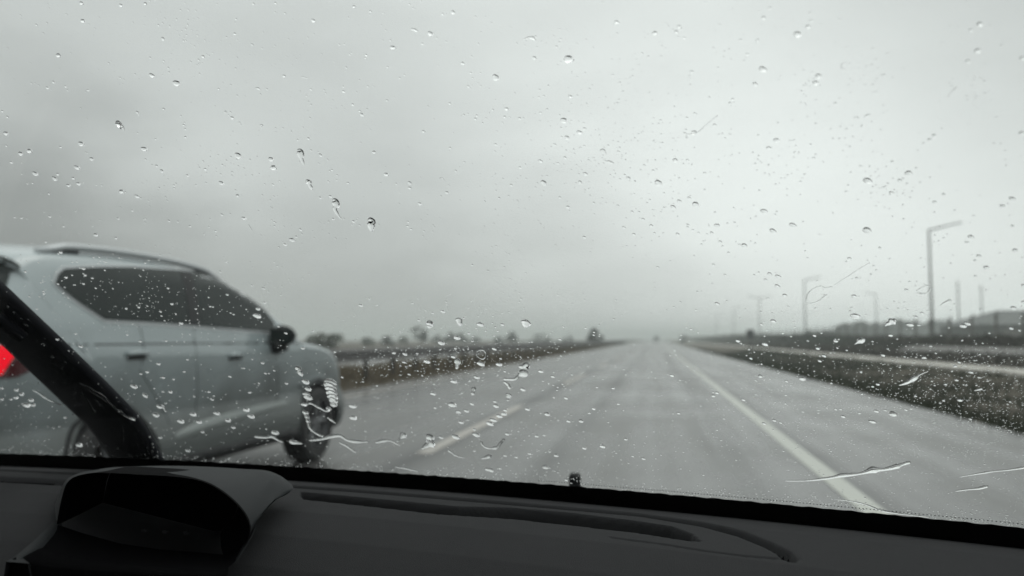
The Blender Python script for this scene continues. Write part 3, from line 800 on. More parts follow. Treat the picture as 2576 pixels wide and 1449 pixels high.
def taper(s): return .16*s/.46
rowsG = []
for i in range(28):
    s = -.06+.53*i/27; row = []
    for j in range(60):
        u = j/59; x = (XL+taper(max(s, 0)))*(1-u)+(XR-taper(max(s, 0)))*u; row.append(GP(x, s))
    rowsG.append(row)
scr = mine(grid_obj('windscreen', rowsG, M['screen']))
# black ceramic band at the foot of the glass, with a ragged water-covered upper edge
rowsF = []
for i in range(5):
    row = []
    for j in range(240):
        x = XL+(XR-XL)*j/239; s = -.07+.07*i/4+(.0 if i < 4 else .0004*sin(x*310)+.0003*sin(x*733)); row.append(GP(x, s, -.002))
    rowsF.append(row)
mine(grid_obj('black_band', rowsF, M['frit']))  # ceramic black and the shaded gap at the dash, drawn as one band
# dotted fringe of the ceramic band
mb = MB()
x = -.15
while x < XR-.01:
    for r_i, (ds, rd) in enumerate(((.0034, .0008),)):
        p = GP(x+(.0017 if r_i else 0), ds, -.0015); n = glass_n(p); a = n.orthogonal().normalized(); b2 = n.cross(a)
        mb.add([p+(a*cos(k*pi/3)+b2*sin(k*pi/3))*rd for k in range(6)], [tuple(range(6))])
    x += .0034
mine(mb.build('dot_fringe', M['frit']))

# dashboard as a fine height field with real grooves
zd = H-.203
prof_v = [0, .03, .08, .2, .27, .33, .40, .48, .58, .70, .85]
prof_z = [zd-.004, zd, zd+.004, zd+.003, zd-.006, zd-.020, zd-.046, zd-.085, zd-.15, zd-.25, zd-.40]
def to_xv(px, py):
    p = on_z(px, py, zd+.003); return (p.x, base_y(p.x)-p.y)
def poly_c3(pts): return [to_xv(1288+cx/2, 1106.9+cy/2) for cx, cy in pts]
def poly_c2(pts): return [to_xv(cx/2, 1106.9+cy/2) for cx, cy in pts]
outer = poly_c2([(1470, 232), (1900, 262), (2300, 295)])+poly_c3([(0, 318), (320, 345), (640, 373), (960, 425), (1150, 475), (1290, 530), (1370, 570), (1392, 592)])
close_ = poly_c3([(1392, 592), (1340, 598), (1180, 585), (980, 560), (750, 524), (500, 492)])
slot = poly_c2([(1515, 264), (1900, 300), (2300, 338)])+poly_c3([(0, 345), (300, 372), (600, 408), (800, 438), (900, 475), (945, 512), (900, 512), (630, 470), (240, 426), (0, 400)])+poly_c2([(2200, 375), (1800, 330), (1530, 302), (1512, 285)])
leftg = [poly_c2([(-200, 140), (0, 150), (200, 160), (420, 172)]), poly_c2([(-200, 178), (0, 198), (200, 208), (400, 220)])]
nx, nv = 520, 300
X1 = np.linspace(XL+.0, XR+.0, nx); V1 = np.concatenate([np.linspace(0, .45, 240), np.linspace(.455, .85, nv-240)])
XX, VV = np.meshgrid(X1, V1)
ZZ = np.interp(VV, prof_v, prof_z)
def dist_poly(pts, sv=.5):
    D = np.full(XX.shape, 9.)
    for (a, b_) in zip(pts[:-1], pts[1:]):
        ax, ay, bx, by = a[0], a[1]*sv, b_[0], b_[1]*sv
        t = np.clip(((XX-ax)*(bx-ax)+(VV*sv-ay)*(by-ay))/((bx-ax)**2+(by-ay)**2+1e-12), 0, 1)
        D = np.minimum(D, np.hypot(XX-(ax+t*(bx-ax)), VV*sv-(ay+t*(by-ay))))
    return D
def groove(pts, w, dep, sv=.5):
    global ZZ
    D = dist_poly(pts, sv); ZZ = ZZ-dep*np.exp(-(D/w)**4)
groove(outer, .0055, .011); groove(close_, .0012, .002)
for g_ in leftg: groove(g_, .0045 if g_ is leftg[0] else .007, .012)
# vent slot
ins = np.zeros(XX.shape, bool); j = len(slot)-1
for i in range(len(slot)):
    xi, yi = slot[i]; xj, yj = slot[j]
    c_ = ((yi > VV) != (yj > VV)) & (XX < (xj-xi)*(VV-yi)/(yj-yi+1e-12)+xi); ins ^= c_; j = i
Ds = dist_poly(slot+[slot[0]], 1.0)
ZZ = np.where(ins, ZZ-.030*np.clip(Ds/.006, 0, 1), ZZ)
# soft swell of the pad toward the occupants
BY = np.array([base_y(x) for x in X1]); YY = BY[None, :]-VV
idx = np.arange(nx*nv).reshape(nv, nx)
F = np.stack([idx[:-1, :-1], idx[1:, :-1], idx[1:, 1:], idx[:-1, 1:]], -1).reshape(-1, 4)
me = bpy.data.meshes.new('dashboard'); Vd = np.stack([XX, YY, ZZ], -1).reshape(-1, 3)
me.from_pydata(Vd.tolist(), [], F.tolist()); me.update(); me.materials.append(M['dash_top']); me.materials.append(M['dash_black'])
blk = (dist_poly(leftg[1]) < .0065) | (dist_poly(leftg[0]) < .0035) | (dist_poly(outer) < .0028)  # black put into the grooves for the shade they hold
fm = ((ins & (Ds > .004)) | blk)[:-1, :-1].reshape(-1).astype(np.int32); me.polygons.foreach_set('material_index', fm)
me.polygons.foreach_set('use_smooth', [True]*len(me.polygons))
dash = bpy.data.objects.new('dashboard', me); col.objects.link(dash); mine(dash)
# vent fins
mb = MB()
for k in range(26):
    cx = -1050+k*72 if k < 0 else 0
for k in range(22):
    px = 800+k*44; f = k/21
    cy = np.interp(px, [790, 1288, 1600, 1740], [1265, 1303, 1337, 1357]); q = on_z(px, float(cy), zd)
    mine(MB().box((q.x, q.y+.010, zd-.016), (.0022, .012, .010), bev=.0005).build('vent_fin', M['dash_low']), dash)

# display hood standing on the dashboard
def U(cx, cy, D): return unproj(cx/2, 1106.9+cy/2, D)
rimN = [(285, 425), (302, 330), (322, 250), (338, 215), (370, 188), (420, 172), (480, 165), (600, 168), (720, 175), (850, 182), (960, 195), (1040, 218), (1100, 250), (1160, 295), (1205, 340), (1240, 390), (1255, 440), (1250, 485), (1225, 530), (1180, 580), (1130, 640)]
rimF = [(275, 330), (300, 262), (330, 205), (365, 180), (420, 160), (480, 150), (560, 138), (720, 132), (830, 130), (980, 132), (1110, 138), (1230, 146), (1300, 152), (1345, 170), (1370, 205), (1382, 250), (1380, 300), (1330, 322), (1300, 400), (1270, 480), (1200, 600)]
outerF = [(c[0], c[1]) for c in rimF]; 
outerF[12:18] = [(1330, 152), (1390, 170), (1440, 200), (1476, 240), (1440, 275), (1384, 306)]
dN = [.70]*21
dF = [.92, .95, .97, 1.0, 1.02, 1.03, 1.03, 1.03, 1.02, 1.01, 1.0, .98, .96, .95, .93, .91, .88, .84, .80, .76, .72]
def cr(pts, n):
    out = []; m = len(pts)
    for i in range(m-1):
        p0, p1, p2, p3 = [Vector(pts[min(max(i+k-1, 0), m-1)]) for k in range(4)]
        for j in range(n):
            t = j/n; out.append(.5*((2*p1)+(p2-p0)*t+(2*p0-5*p1+4*p2-p3)*t*t+(3*p1-p0-3*p2+p3)*t**3))
    out.append(Vector(pts[-1])); return out
PN = cr([tuple(U(*c, d)) for c, d in zip(rimN, dN)], 5)
PM = cr([tuple(U(*c, d*.93)) for c, d in zip(rimF, dF)], 5)
PF = cr([tuple(U(*c, d)) for c, d in zip(outerF, dF)], 5)
rows = []
for t in np.linspace(0, 1, 9): rows.append([PN[i].lerp(PM[i], t) for i in range(len(PN))])
for t in np.linspace(0, 1, 6)[1:]: rows.append([PM[i].lerp(PF[i], t) for i in range(len(PN))])
hood = mine(grid_obj('display_hood', rows, M['dash_low']))
# lip and inner tunnel, dark
cen = sum(PN, Vector())/len(PN)
inner = []
back = (sum(PM, Vector())/len(PM)-sum(PN, Vector())/len(PN))*1.0
inner.append(PN)
inner.append([p.lerp(cen, .012)+Vector((0, .004, 0)) for p in PN])
inner.append([p.lerp(cen, .10)+back*.4 for p in PN])
inner.append([p.lerp(cen, .16)+back*.8 for p in PN])
mine(grid_obj('hood_lining', inner, M['dash_black']), hood)
scrp = [p.lerp(cen, .165)+back*.79 for p in PN]
mine(mesh_obj('display_screen', scrp+[], [tuple(range(len(scrp)))], M['dash_black']), hood)
# floor of the binnacle running toward the occupants
fl_far = [U(c[0], c[1], .70) for c in ((285, 425), (420, 470), (600, 520), (800, 550), (1000, 565), (1160, 580), (1210, 545))]
fl_near = [U(c[0], c[1], d) for c, d in (((60, 600), .63), ((250, 640), .62), ((480, 660), .61), ((720, 675), .60), ((950, 690), .60), ((1080, 690), .61), ((1150, 640), .64))]
fl_lo = [p+Vector((0, -.03, -.12)) for p in fl_near]
mine(grid_obj('binnacle_floor', [fl_far, [a.lerp(b_, .5)+Vector((0, 0, -.004)) for a, b_ in zip(fl_far, fl_near)], fl_near, fl_lo], M['dash_black']), hood)
# raised left flange strip
s1 = [U(*c) for c in ((296, 395, .71), (240, 440, .69), (160, 515, .665), (70, 590, .635), (30, 612, .625))]
s2 = [U(*c) for c in ((312, 425, .705), (270, 465, .685), (195, 530, .66), (110, 590, .635), (150, 622, .622))]
mine(grid_obj('hood_flange', [s1, s2, [p+Vector((.01, -.005, -.02)) for p in s2]], M['dash_low']), hood)
s3 = [p+Vector((-.03, .0, -.24)) for p in s1]
mine(grid_obj('hood_side', [s1, s3], M['dash_low']), hood)
for k in range(3):
    q = U(725+k*105, 455+k*6, .715)
    mine(MB().box(q, (.0045, .003, .003), bev=.0008).build('button', M['dash_top']), hood)

# wiper arm, raised above the glass mid-sweep
wl = [(-330, 466), (-165, 628), (-28, 757), (99, 878), (226, 1000), (297, 1076), (365, 1190)]
ww = [.036, .042, .046, .049, .051, .050, .046]
topv, botv = [], []
for (p, w_) in zip(cr([(a, b_, 0) for a, b_ in wl], 4), np.interp(np.linspace(0, 6, 25), range(7), ww)):
    q = on_glass(p.x, p.y, .032); topv.append((q, w_))
mbw = MB(); ringsN = 10; vs = []; fs = []
for i, (q, w_) in enumerate(topv):
    t = (topv[min(i+1, 24)][0]-topv[max(i-1, 0)][0]).normalized(); n = glass_n(q); sd_ = t.cross(n).normalized()
    for (a, b2) in ((-1, -.3), (-1, .25), (-.75, .6), (0, .72), (.75, .6), (1, .25), (1, -.3), (.8, -.5), (0, -.45), (-.8, -.5)):
        vs.append(q+sd_*a*w_+n*b2*.016)
for i in range(24):
    for k in range(10): fs.append((i*10+k, i*10+(k+1) % 10, (i+1)*10+(k+1) % 10, (i+1)*10+k))
fs.append(tuple(range(10))); fs.append(tuple(240+k for k in range(10))[::-1])
wa = mine(mbw.add(vs, fs).build('wiper_arm', M['wiper'], None, True))
bl = [on_glass(a, b_, .012) for a, b_ in ((-560, 380), (-330, 545), (-120, 705), (60, 850))]
mine(MB().tube(bl, .008, 8).build('wiper_blade', M['wiper'], None, True), wa)
hub = topv[-1][0]; n = glass_n(hub)
hb = MB().lathe([(-.03, .040), (.0, .044), (.018, .043), (.026, .034), (.028, .001)], axis='z', n=28).build('wiper_pivot', M['wiper'], None, True)
hb.data.transform(Matrix.Translation(hub-Vector((0, 0, .01))) @ Vector((0, 0, 1)).rotation_difference(n).to_matrix().to_4x4()); mine(hb, wa)

# bonnet, scuttle, wings
rows = []
for i in range(22):
    v = i/21; row = []
    for j in range(40):
        u = j/39*2-1; x = -.315+u*(.86-.10*v**2)
        y = base_y(max(min(x, .5), -1.1))+.03+v*1.12
        z = H-HZ-.075-.03*v-.19*v**1.9-.05*u**2-.12*max(0, abs(u)-.8)*5*.2+.0*v
        row.append((x, y, z))
    rows.append(row)
mine(grid_obj('bonnet', rows, M['own_paint']))
wn_ = unproj(1446, 1200, 1.50)
mine(MB().box(wn_, (.021, .024, .017), bev=.006).tube([wn_, wn_+Vector((0, .01, -.07))], .012, 10).build('washer_nozzle', M['black_plastic']))
# cowl strip between glass foot and bonnet
rows = []
for s, z in ((-.075, -.04), (-.03, -.075), (.04, -.085)):
    rows.append([(XL+(XR-XL)*j/39, base_y(XL+(XR-XL)*j/39)+(.0 if s < -.05 else .02)+max(s, 0), H-HZ+z) for j in range(40)])
mine(grid_obj('cowl', rows, M['black_plastic']))
for sx in (-1, 1):
    xo = -.315+sx*.90; 
    Pw = []
    for i in range(14):
        y = .75+i*.12; zt = H-HZ-.13-.016*i-.02*(i/13)**3*6
        Pw.append([(xo-sx*.06, y, zt+.01), (xo, y, zt-.04), (xo+sx*.01, y, .6), (xo, y, .32)])
    mine(grid_obj('wing', Pw, M['own_paint']))
    MBw = MB().lathe([(-.1, .2), (-.1, .31), (.1, .31), (.1, .2)], n=40); wv = MBw.build('wheel', M['tyre']); wv.data.transform(Matrix.Translation((xo-sx*.06, 1.45, .31))); mine(wv)
    wv = MB().lathe([(-.1, .2), (-.1, .31), (.1, .31), (.1, .2)], n=40).build('wheel', M['tyre']); wv.data.transform(Matrix.Translation((xo-sx*.06, -1.2, .31))); mine(wv)
    # doors (lower half, sill height), pillars
    xi = XL if sx < 0 else XR
    mine(MB().box((xi+sx*.02, -.55, .62), (.07, 2.7, .66), bev=.02).build('door', M['fabric']))
    top = Vector(((XL+.18) if sx < 0 else (XR-.18), .50, H+.35)); foot = GP(xi-sx*.0, -.01)
    mine(MB().tube([foot, foot.lerp(top, .5)+Vector((0, 0, .012)), top, top+Vector((sx*-.01, -.6, .03)), top+Vector((0, -1.5, .0)), top+Vector((sx*.06, -2.1, -.35))], [.045, .042, .04, .04, .04, .05], 10).build('pillar', M['headliner']))
    mine(MB().tube([(xi, -.6, .93), (top.x, -.62, H+.34)], .04, 8).build('door_pillar', M['headliner']))
rows = []
for i in range(12):
    t = i/11; row = []
    for j in range(16):
        u = j/15; x = (XL+.17)*(1-u)+(XR-.17)*u; row.append((x, base_y(max(min(x, .4), -1.0))-.45-1.95*t if i else base_y(x)-.45, H-HZ+TG*.46+.035*sin(pi*t)+.02*sin(pi*u)))
    rows.append(row)
rf = grid_obj('roof', rows, M['headliner']); sm = rf.modifiers.new('s', 'SOLIDIFY'); sm.thickness = .03; sm.offset = 1; mine(rf)
mine(MB().box((-.315, -2.1, .85), (1.5, .08, 1.1), bev=.03).build('rear_bulkhead', M['fabric']))
mine(MB().box((-.315, -.4, .28), (1.55, 3.2, .06), bev=.01).build('floor_pan', M['fabric']))
for sx in (-.37, .37):
    st = mine(MB().box((-.315+sx, -.55, .52), (.5, .5, .18), bev=.06).build('seat', M['fabric']))
    mine(MB().box((-.315+sx, -.86, .85), (.48, .14, .62), rot=Matrix.Rotation(-.2, 3, 'X'), bev=.06).build('seat_back', M['fabric']), st)

# ------------------------------------------------------------------ raindrops
def drop_mesh(name, seed, hr=.42, n=28, rings=7, tail=0.0, irr=.06):
    r_ = random.Random(seed); vs = []; fs = []
    ph = [r_.uniform(0, 2*pi) for _ in range(4)]
    def rad(a): return 1+irr*sin(2*a+ph[0])+irr*.6*sin(3*a+ph[1])+irr*.3*sin(5*a+ph[2])
    for i in range(rings):
        f = i/rings; rr = cos(f*pi/2)                # 1 -> 0
        for k in range(n):
            a = 2*pi*k/n; R = rad(a)*rr
            # spherical cap height
            zz = hr*(1-rr**2)**.8 if rr < 1 else 0
            x, y = cos(a)*R, sin(a)*R
            if tail and y < 0: y *= 1+tail*(1-abs(x))
            vs.append((x, y, zz))
    vs.append((0, 0, hr)); top_i = len(vs)-1
    for i in range(rings-1):
        for k in range(n): fs.append((i*n+k, i*n+(k+1) % n, (i+1)*n+(k+1) % n, (i+1)*n+k))
    for k in range(n): fs.append(((rings-1)*n+k, (rings-1)*n+(k+1) % n, top_i))
    b0 = len(vs)
    for k in range(n): vs.append(vs[k])
    fs.append(tuple(b0+k for k in range(n))[::-1])
    return vs, fs
def frame_at(p, rot=0):
    n = glass_n(p); u = Vector((0, 1, 0)); u = -(u-n*u.dot(n)).normalized()  # up the glass (toward cabin)
    s_ = u.cross(n); M3 = Matrix((s_, u, n)).transposed(); return (M3 @ Matrix.Rotation(rot, 3, 'Z'))
C = lambda ox, oy, sc, txt: [((ox+float(a.split(',')[0])/sc)/1.4907, (oy+float(a.split(',')[1])/sc)/1.4907, float(a.split(',')[2])/sc/1.4907) for a in txt.split()]
drops = []
drops += C(0, 0, 1.6102, "492,20,24 730,33,22 877,23,20 401,87,14 500,127,28 219,150,16 351,208,8 981,139,12 983,234,22 44,289,12 352,335,30 1418,205,20 1431,240,10 1522,269,18 1226,342,22 1508,331,8 1530,23,16 1664,19,16 1662,75,12 1721,81,14 1892,125,26 1895,205,10 2050,270,12 1941,325,10 2016,372,8 323,496,20 287,531,20 396,523,16 407,546,12 456,524,10 531,545,16 917,456,32 1066,503,42 958,547,8 988,658,18 830,679,20 15,672,18 44,706,18 720,757,46 36,806,30 38,880,16 367,889,18 490,869,40 177,912,36 124,928,30 67,981,20 212,1049,36 329,1079,30 348,1052,20 166,1109,14 196,1105,14 413,1120,24 473,1110,26 443,1076,22 502,1103,10 465,1012,36 553,960,26 582,1116,14 615,1120,12 733,1157,34 827,1186,30 857,1197,10 896,1212,12 903,1244,10 296,1170,16 299,1308,18 268,1280,10 799,1272,18 712,1320,16 879,1320,14 310,1357,12 384,1367,18 256,1344,10 88,1313,14 129,1316,16 1020,1334,18 1074,1339,16 577,1419,26 700,1438,20 478,1407,10 1147,1367,18 1262,1371,14 1303,1396,18 1270,1325,14 1340,1297,20 1189,1299,12 1472,1318,28 1233,1413,12 1396,1372,12 832,803,12 939,841,14 1110,755,18 1119,780,14 1120,828,18 1402,712,22 1380,695,10 1581,756,16 1208,883,10 1716,460,20 1877,540,16 1320,537,14 871,900,38 946,1002,20 977,1033,24 1132,1060,18 1240,1022,20 1245,1042,10 1305,1036,10 1337,1106,34 1051,1120,16 1051,1136,14 1183,1118,14 1090,908,10 974,892,10 1438,940,44 1637,962,32 1652,1013,42 1598,1111,10 1649,1115,18 1689,1094,12 1434,1182,22 1797,845,14 1863,837,20 1935,937,22 1925,987,12 2004,1027,16 2036,1058,14 1983,1096,14 2034,1087,12 1934,1194,18 1995,1186,20 2012,1322,18 1815,1387,20 1657,1342,16 1658,1366,14 1634,1366,10 1929,1343,12 1960,1356,12 1788,1430,18 1899,1438,12 1576,1421,12")
drops += C(1280, 0, 1.6102, "78,41,20 175,70,16 612,86,16 674,75,26 536,203,30 906,139,12 1578,17,14 1663,134,26 1894,200,28 2039,161,22 2022,192,22 312,288,34 490,265,16 635,251,12 19,267,12 150,333,18 146,352,12 52,330,14 733,383,22 788,341,12 1165,350,24 1373,358,58 931,468,40 782,440,16 352,471,14 381,452,12 279,405,14 1424,265,12 1520,288,12 1792,392,12 1640,453,16 767,522,16 1423,464,10 12,523,14 15,553,20 160,522,14 275,607,18 69,632,18 112,671,18 123,692,28 176,783,10 655,625,16 750,631,8 1222,580,14 1192,587,14 1383,583,22 1370,610,10 1203,681,16 998,658,24 915,663,14 986,706,18 1077,715,18 809,718,18 819,697,14 873,714,12 973,740,12 496,794,22 560,719,10 1344,728,38 1388,730,12 1439,800,32 1468,777,20 1462,742,12 1363,832,28 1330,827,14 1290,873,18 1467,882,14 1612,879,14 1670,858,14 1707,861,10 1680,892,14 1672,916,18 1408,928,12 1352,953,20 1309,986,16 1203,973,24 1079,1012,18 1475,1050,28 1441,1100,22 1222,1105,38 1116,1079,14 1026,1118,18 932,872,18 927,915,12 657,893,16 198,919,24 691,1032,16 272,1054,32 40,1105,18 332,1110,14 413,1105,24 413,1135,22 351,1163,12 638,1163,20 764,1130,10 817,1133,8 475,1231,22 716,1208,10 1320,1193,18 1525,1226,16 1368,1251,22 920,1350,12 404,1340,16 400,1366,18 421,1384,18 203,1293,10 74,1338,20 111,1361,14 98,1315,10 64,1357,12 1468,1434,20 1756,1279,18 1798,1280,14 1822,1324,20 1706,1374,20 1767,1416,20 1871,1363,20 2003,1250,32 2040,1215,24 2031,1414,20 1915,1104,42 2017,968,28 1830,998,16 1806,1026,14 1882,1030,18 1733,1076,24 1712,1057,16 1682,1082,14 1948,1166,14 1948,1254,14 1879,1268,12 1864,1206,12 1846,1225,12 1943,1407,12 1890,1407,14 1670,1242,16 1927,726,16 1917,747,12 1888,900,10 1990,1090,10")
drops += C(2560, 0, 1.6102, "525,49,20 488,108,22 452,243,20 391,327,18 380,350,10 475,150,10 693,208,40 758,161,26 776,124,16 484,418,42 438,508,26 820,460,36 802,500,34 922,624,18 302,599,18 285,624,18 11,228,16 57,433,20 40,458,12 193,755,20 286,811,14 456,817,14 664,727,10 566,847,32 519,893,24 803,933,14 791,954,18 28,967,18 132,1045,18 1117,1091,46 1364,1046,36 1310,1089,22 1330,1077,14 1411,1015,16 1266,976,18 1262,1164,26 1577,1174,20 1521,1221,22 1518,818,22 1491,844,22 1990,1200,32 1933,1245,26 1965,1230,12 1992,1365,20 1740,1430,30 1113,1391,48 1058,1205,12 991,1155,10 1000,1118,12 630,1180,10 491,1275,36 429,1241,10 560,1295,12 77,1234,36 38,1195,20 46,1182,10 207,1361,28 665,1359,38 545,1394,38 314,1343,14 33,1358,16 30,1370,14 176,1406,20 61,1388,14 148,1413,12 1268,1308,10 1757,1303,12 1794,146,30 1741,182,20 1780,307,32 1723,370,26 1926,276,16 2050,352,24 2047,804,28 947,117,14 68,800,30 25,712,16")
drops += C(2440, 800, 1.8114, "473,194,24 602,212,18 635,218,36 529,267,18 133,323,12 48,367,18 428,348,18 358,190,14 345,210,14 735,400,14 808,411,26 864,428,34 780,451,22 860,495,34 911,557,28 796,578,18 452,615,30 1033,456,12 1350,306,24 1235,366,10 1557,235,20 1400,440,20 1380,563,30 1390,698,54 1364,641,16 1355,664,16 1460,688,12 1608,648,14 1738,521,24 1758,465,14 1725,603,12 1842,678,24 1803,705,24 1805,662,12 1762,757,40 1822,759,22 2241,652,16 2280,368,32 2206,426,18 2230,290,28 2202,320,20 2149,197,24 2475,252,32 2464,643,36 2532,490,24 2532,603,24 2370,268,12 2152,749,38 2122,765,38 2448,782,26 2505,795,18 2503,747,14 203,602,14 158,637,14 309,658,16 26,472,12 29,505,12 25,523,12 316,533,16 344,531,14 418,478,14 505,418,18 833,733,34 753,755,22 771,741,14 243,776,14 276,788,18 206,828,12 935,634,16 892,668,12 972,740,14 592,867,28 615,885,14 1113,830,24 1630,828,26 777,890,36 1135,918,26 1178,968,28 681,986,22 1148,1003,24 1577,965,28 1857,980,28 1428,1078,18 745,1107,28 145,1103,28 1030,1125,38 1542,1161,24 1508,1177,18 1227,1154,16 2078,1133,22 2175,1080,26 2095,1013,22 2068,1037,22 2230,1115,18 1902,902,18 1332,930,14 1257,868,26 1268,914,14 1068,866,16 898,940,12 2100,1269,30 1990,1272,18 2003,1162,20 1966,1290,14 2424,1297,16 2441,1280,16 2172,1398,18 1645,1362,50 1506,1415,42 1532,1344,30 1594,1338,20 1733,1335,22 1767,1328,18 1306,1380,28 1418,1358,18 1257,1332,18 1290,1332,18 1033,1348,18 1139,1338,14 450,1220,26 426,1240,26 190,1358,22 498,1395,16 840,1406,26 883,1423,20 770,1428,26 923,1142,22 918,1235,16 630,1268,26 150,1408,12 522,1148,12 163,932,14 171,960,14 250,1038,12 340,1310,12 1138,1355,14 1800,1240,20 1435,1228,16 1485,1250,14 1587,1260,14")
drops += C(1100, 1100, 1.8114, "516,36,16 458,83,28 565,82,14 601,95,10 811,68,18 760,45,10 1042,60,12 1042,77,14 1066,7,12 899,117,14 947,134,20 1015,124,30 886,163,10 852,184,20 1189,98,14 1308,107,10 1535,58,14 1547,37,16 1565,100,12 1565,113,12 1270,212,44 1421,213,26 1373,230,12 1307,255,16 1387,257,14 1006,238,10 1452,269,12 1364,290,14 1192,273,18 1220,291,14 1217,325,18 1161,322,12 1112,302,48 1005,335,48 1101,375,20 1158,384,12 1188,380,12 1086,432,30 1365,378,32 1409,444,18 1397,484,40 1437,531,20 841,409,18 758,413,32 683,405,26 734,385,12 703,455,16 751,469,24 793,490,18 984,514,18 786,550,20 845,527,14 908,465,42 1274,480,50 1246,571,36 1091,600,44 1681,530,32 1763,566,28 1893,553,16 1967,534,10 2003,497,10 2187,490,10 2041,562,12 1818,425,14 1621,331,14 1812,313,22 1835,227,16 1985,236,16 2232,147,14 2228,220,8 2094,198,10 2430,135,10 1978,43,14 1902,16,12 1797,12,14 2043,265,16 2040,283,16 2081,280,10 2078,291,12 2268,406,8 561,381,16 620,297,16 723,259,12 340,181,12 423,218,12 134,256,16 283,398,18 332,571,18 428,605,12 473,601,16 567,628,16 553,703,12 949,683,36 964,778,22 1080,757,54 1215,752,30 1122,805,38 1177,799,34 1140,876,36 1370,735,26 1377,765,38 1560,653,36 1766,625,14 1770,708,16 1792,659,14 1853,712,26 1591,788,32 1722,820,38 1869,869,28 1955,867,34 2062,639,16 2173,645,22 2208,752,22 2041,786,24 2011,814,22 1800,862,14 2123,798,12 2243,796,10 1681,816,12 2101,1040,38 2093,1026,18 1976,1053,28 2259,991,24 2306,1107,20 2378,1123,26 2193,1086,14 1741,1076,18 1785,1102,32 1606,1090,26 1453,955,32 1104,976,50 1003,978,34 1243,960,48 1231,925,26 1187,860,16 956,617,18 1145,679,14 403,768,52 407,846,50 1228,1070,20 1404,1190,24 1713,1180,44 1515,1113,24 1438,1103,26 1853,1268,26 826,963,14 806,942,14 489,937,16 1653,970,30 1603,967,12 1703,964,18 1529,938,12 1970,938,14 1440,795,26 1432,820,38 1400,835,44 1360,862,44 1335,886,46")
drops += C(0, 850, 1.6102, "366,155,24 277,92,18 153,272,18 503,254,24 398,307,20 515,293,20 557,311,16 503,345,18 444,352,10 349,346,14 381,401,14 261,391,14 265,404,18 578,371,14 1015,372,16 1038,467,22 1093,583,24 1183,497,16 762,495,18 838,487,18 890,480,12 969,513,16 975,539,14 1270,482,16 1287,485,14 1372,411,18 1260,427,12 1411,530,14 1558,497,30 1552,540,46 1597,460,22 1590,372,20 1726,643,20 1682,604,16 1830,735,22 1832,314,14 1834,336,10 1764,80,34 1721,109,22 1520,355,16 1365,213,16 1330,272,16 345,681,20 457,648,16 487,724,26 261,713,20 317,788,16 222,496,14 163,598,14 83,518,14 46,484,14 846,693,20 767,653,14 1002,690,16 956,829,24 850,889,18 888,878,22 985,912,20 1047,922,16 1112,876,16 1131,803,16 1388,905,20 1472,855,14 1585,823,22 1655,869,14 1602,886,16 1729,947,20 1563,945,14 1028,998,24 983,997,14 1260,998,18 1290,1022,14 1280,1042,24 1507,1002,20 1172,1026,14 1487,1107,38 1515,1146,40 1308,1128,38 1165,1134,40 1200,1180,36 1090,1176,42 1376,1170,38 1408,1213,24 1222,1240,24 940,1137,40 967,1275,22 392,1153,20 477,1318,42 1133,1352,32 808,965,40 1660,1245,44 1845,937,44 1860,982,40 1850,1012,44 1860,1032,50 1835,1075,34 97,986,28 130,1012,34 95,1033,30 65,1043,20 186,1047,38 160,1080,44 200,1077,28 10,975,20 10,1043,20 1995,940,76 1992,962,70 1998,984,68 2003,1006,66 2008,1028,60 2012,1050,54 2014,1074,46 1985,1100,34 1855,1150,26 1848,1125,30 1860,1175,26")
# photograph's own foreshortening makes the true outline roughly round
variants = []
for k in range(10):
    variants.append(drop_mesh('raindrop', k, hr=.53+.03*(k % 5), irr=.05+.01*(k % 3)))
big = sorted(drops, key=lambda d: -d[2])
indiv, rest = big[:300], big[300:]
vm = []
for k, (vs, fs) in enumerate(variants):
    me = bpy.data.meshes.new('raindrop'); me.from_pydata(vs, [], fs); me.update(); me.materials.append(M['water'])
    me.polygons.foreach_set('use_smooth', [len(f) <= 4 for f in fs]); vm.append(me)
SURF = .0012
def rain_label(px, py, w):
    size = 'large' if w > 22 else ('medium-sized' if w > 14 else 'small')
    if py < 560:
        where = 'against dark left sky' if px < 860 else ('against middle grey sky' if px < 1717 else 'against bright right sky')
        if py < 240: where = 'high '+where
    elif px < 700 and py < 840: where = 'before the window or roof of the silver car'
    elif px < 860 and py >= 840: where = 'before the doors or wheel of the silver car'
    elif py < 840: where = 'against sky just above the left horizon' if px < 1650 else 'against the sky among the lamp posts'
    elif px < 1350 and py < 960: where = 'before the crash barrier and its trees'
    elif px < 1650: where = 'before the left lane and its dashed line'
    elif (py-853) < (px-1650)*.25: where = 'before the dark grassy bank on the right'
    elif px < 1950: where = 'before the middle of our lane'
    else: where = 'before the right shoulder and solid line'
    return f'{size} raindrop on the windscreen {where}'
usedl = {}
for i, (px, py, w) in enumerate(indiv):
    p = on_glass(px, py, SURF); D = (p-CAM).dot(fw); r_ = w/FPX*D/2*1.16
    o = bpy.data.objects.new('raindrop', vm[i % 10]); col.objects.link(o)
    sq = random.uniform(.62, .84)
    M3 = frame_at(p, random.uniform(-.2, .2))
    o.matrix_world = Matrix.Translation(p) @ M3.to_4x4() @ Matrix.Diagonal((r_, r_*sq, r_*random.uniform(.75, 1.0), 1))
    tag(o, rain_label(px, py, w), 'raindrop', 'raindrops on the windscreen')

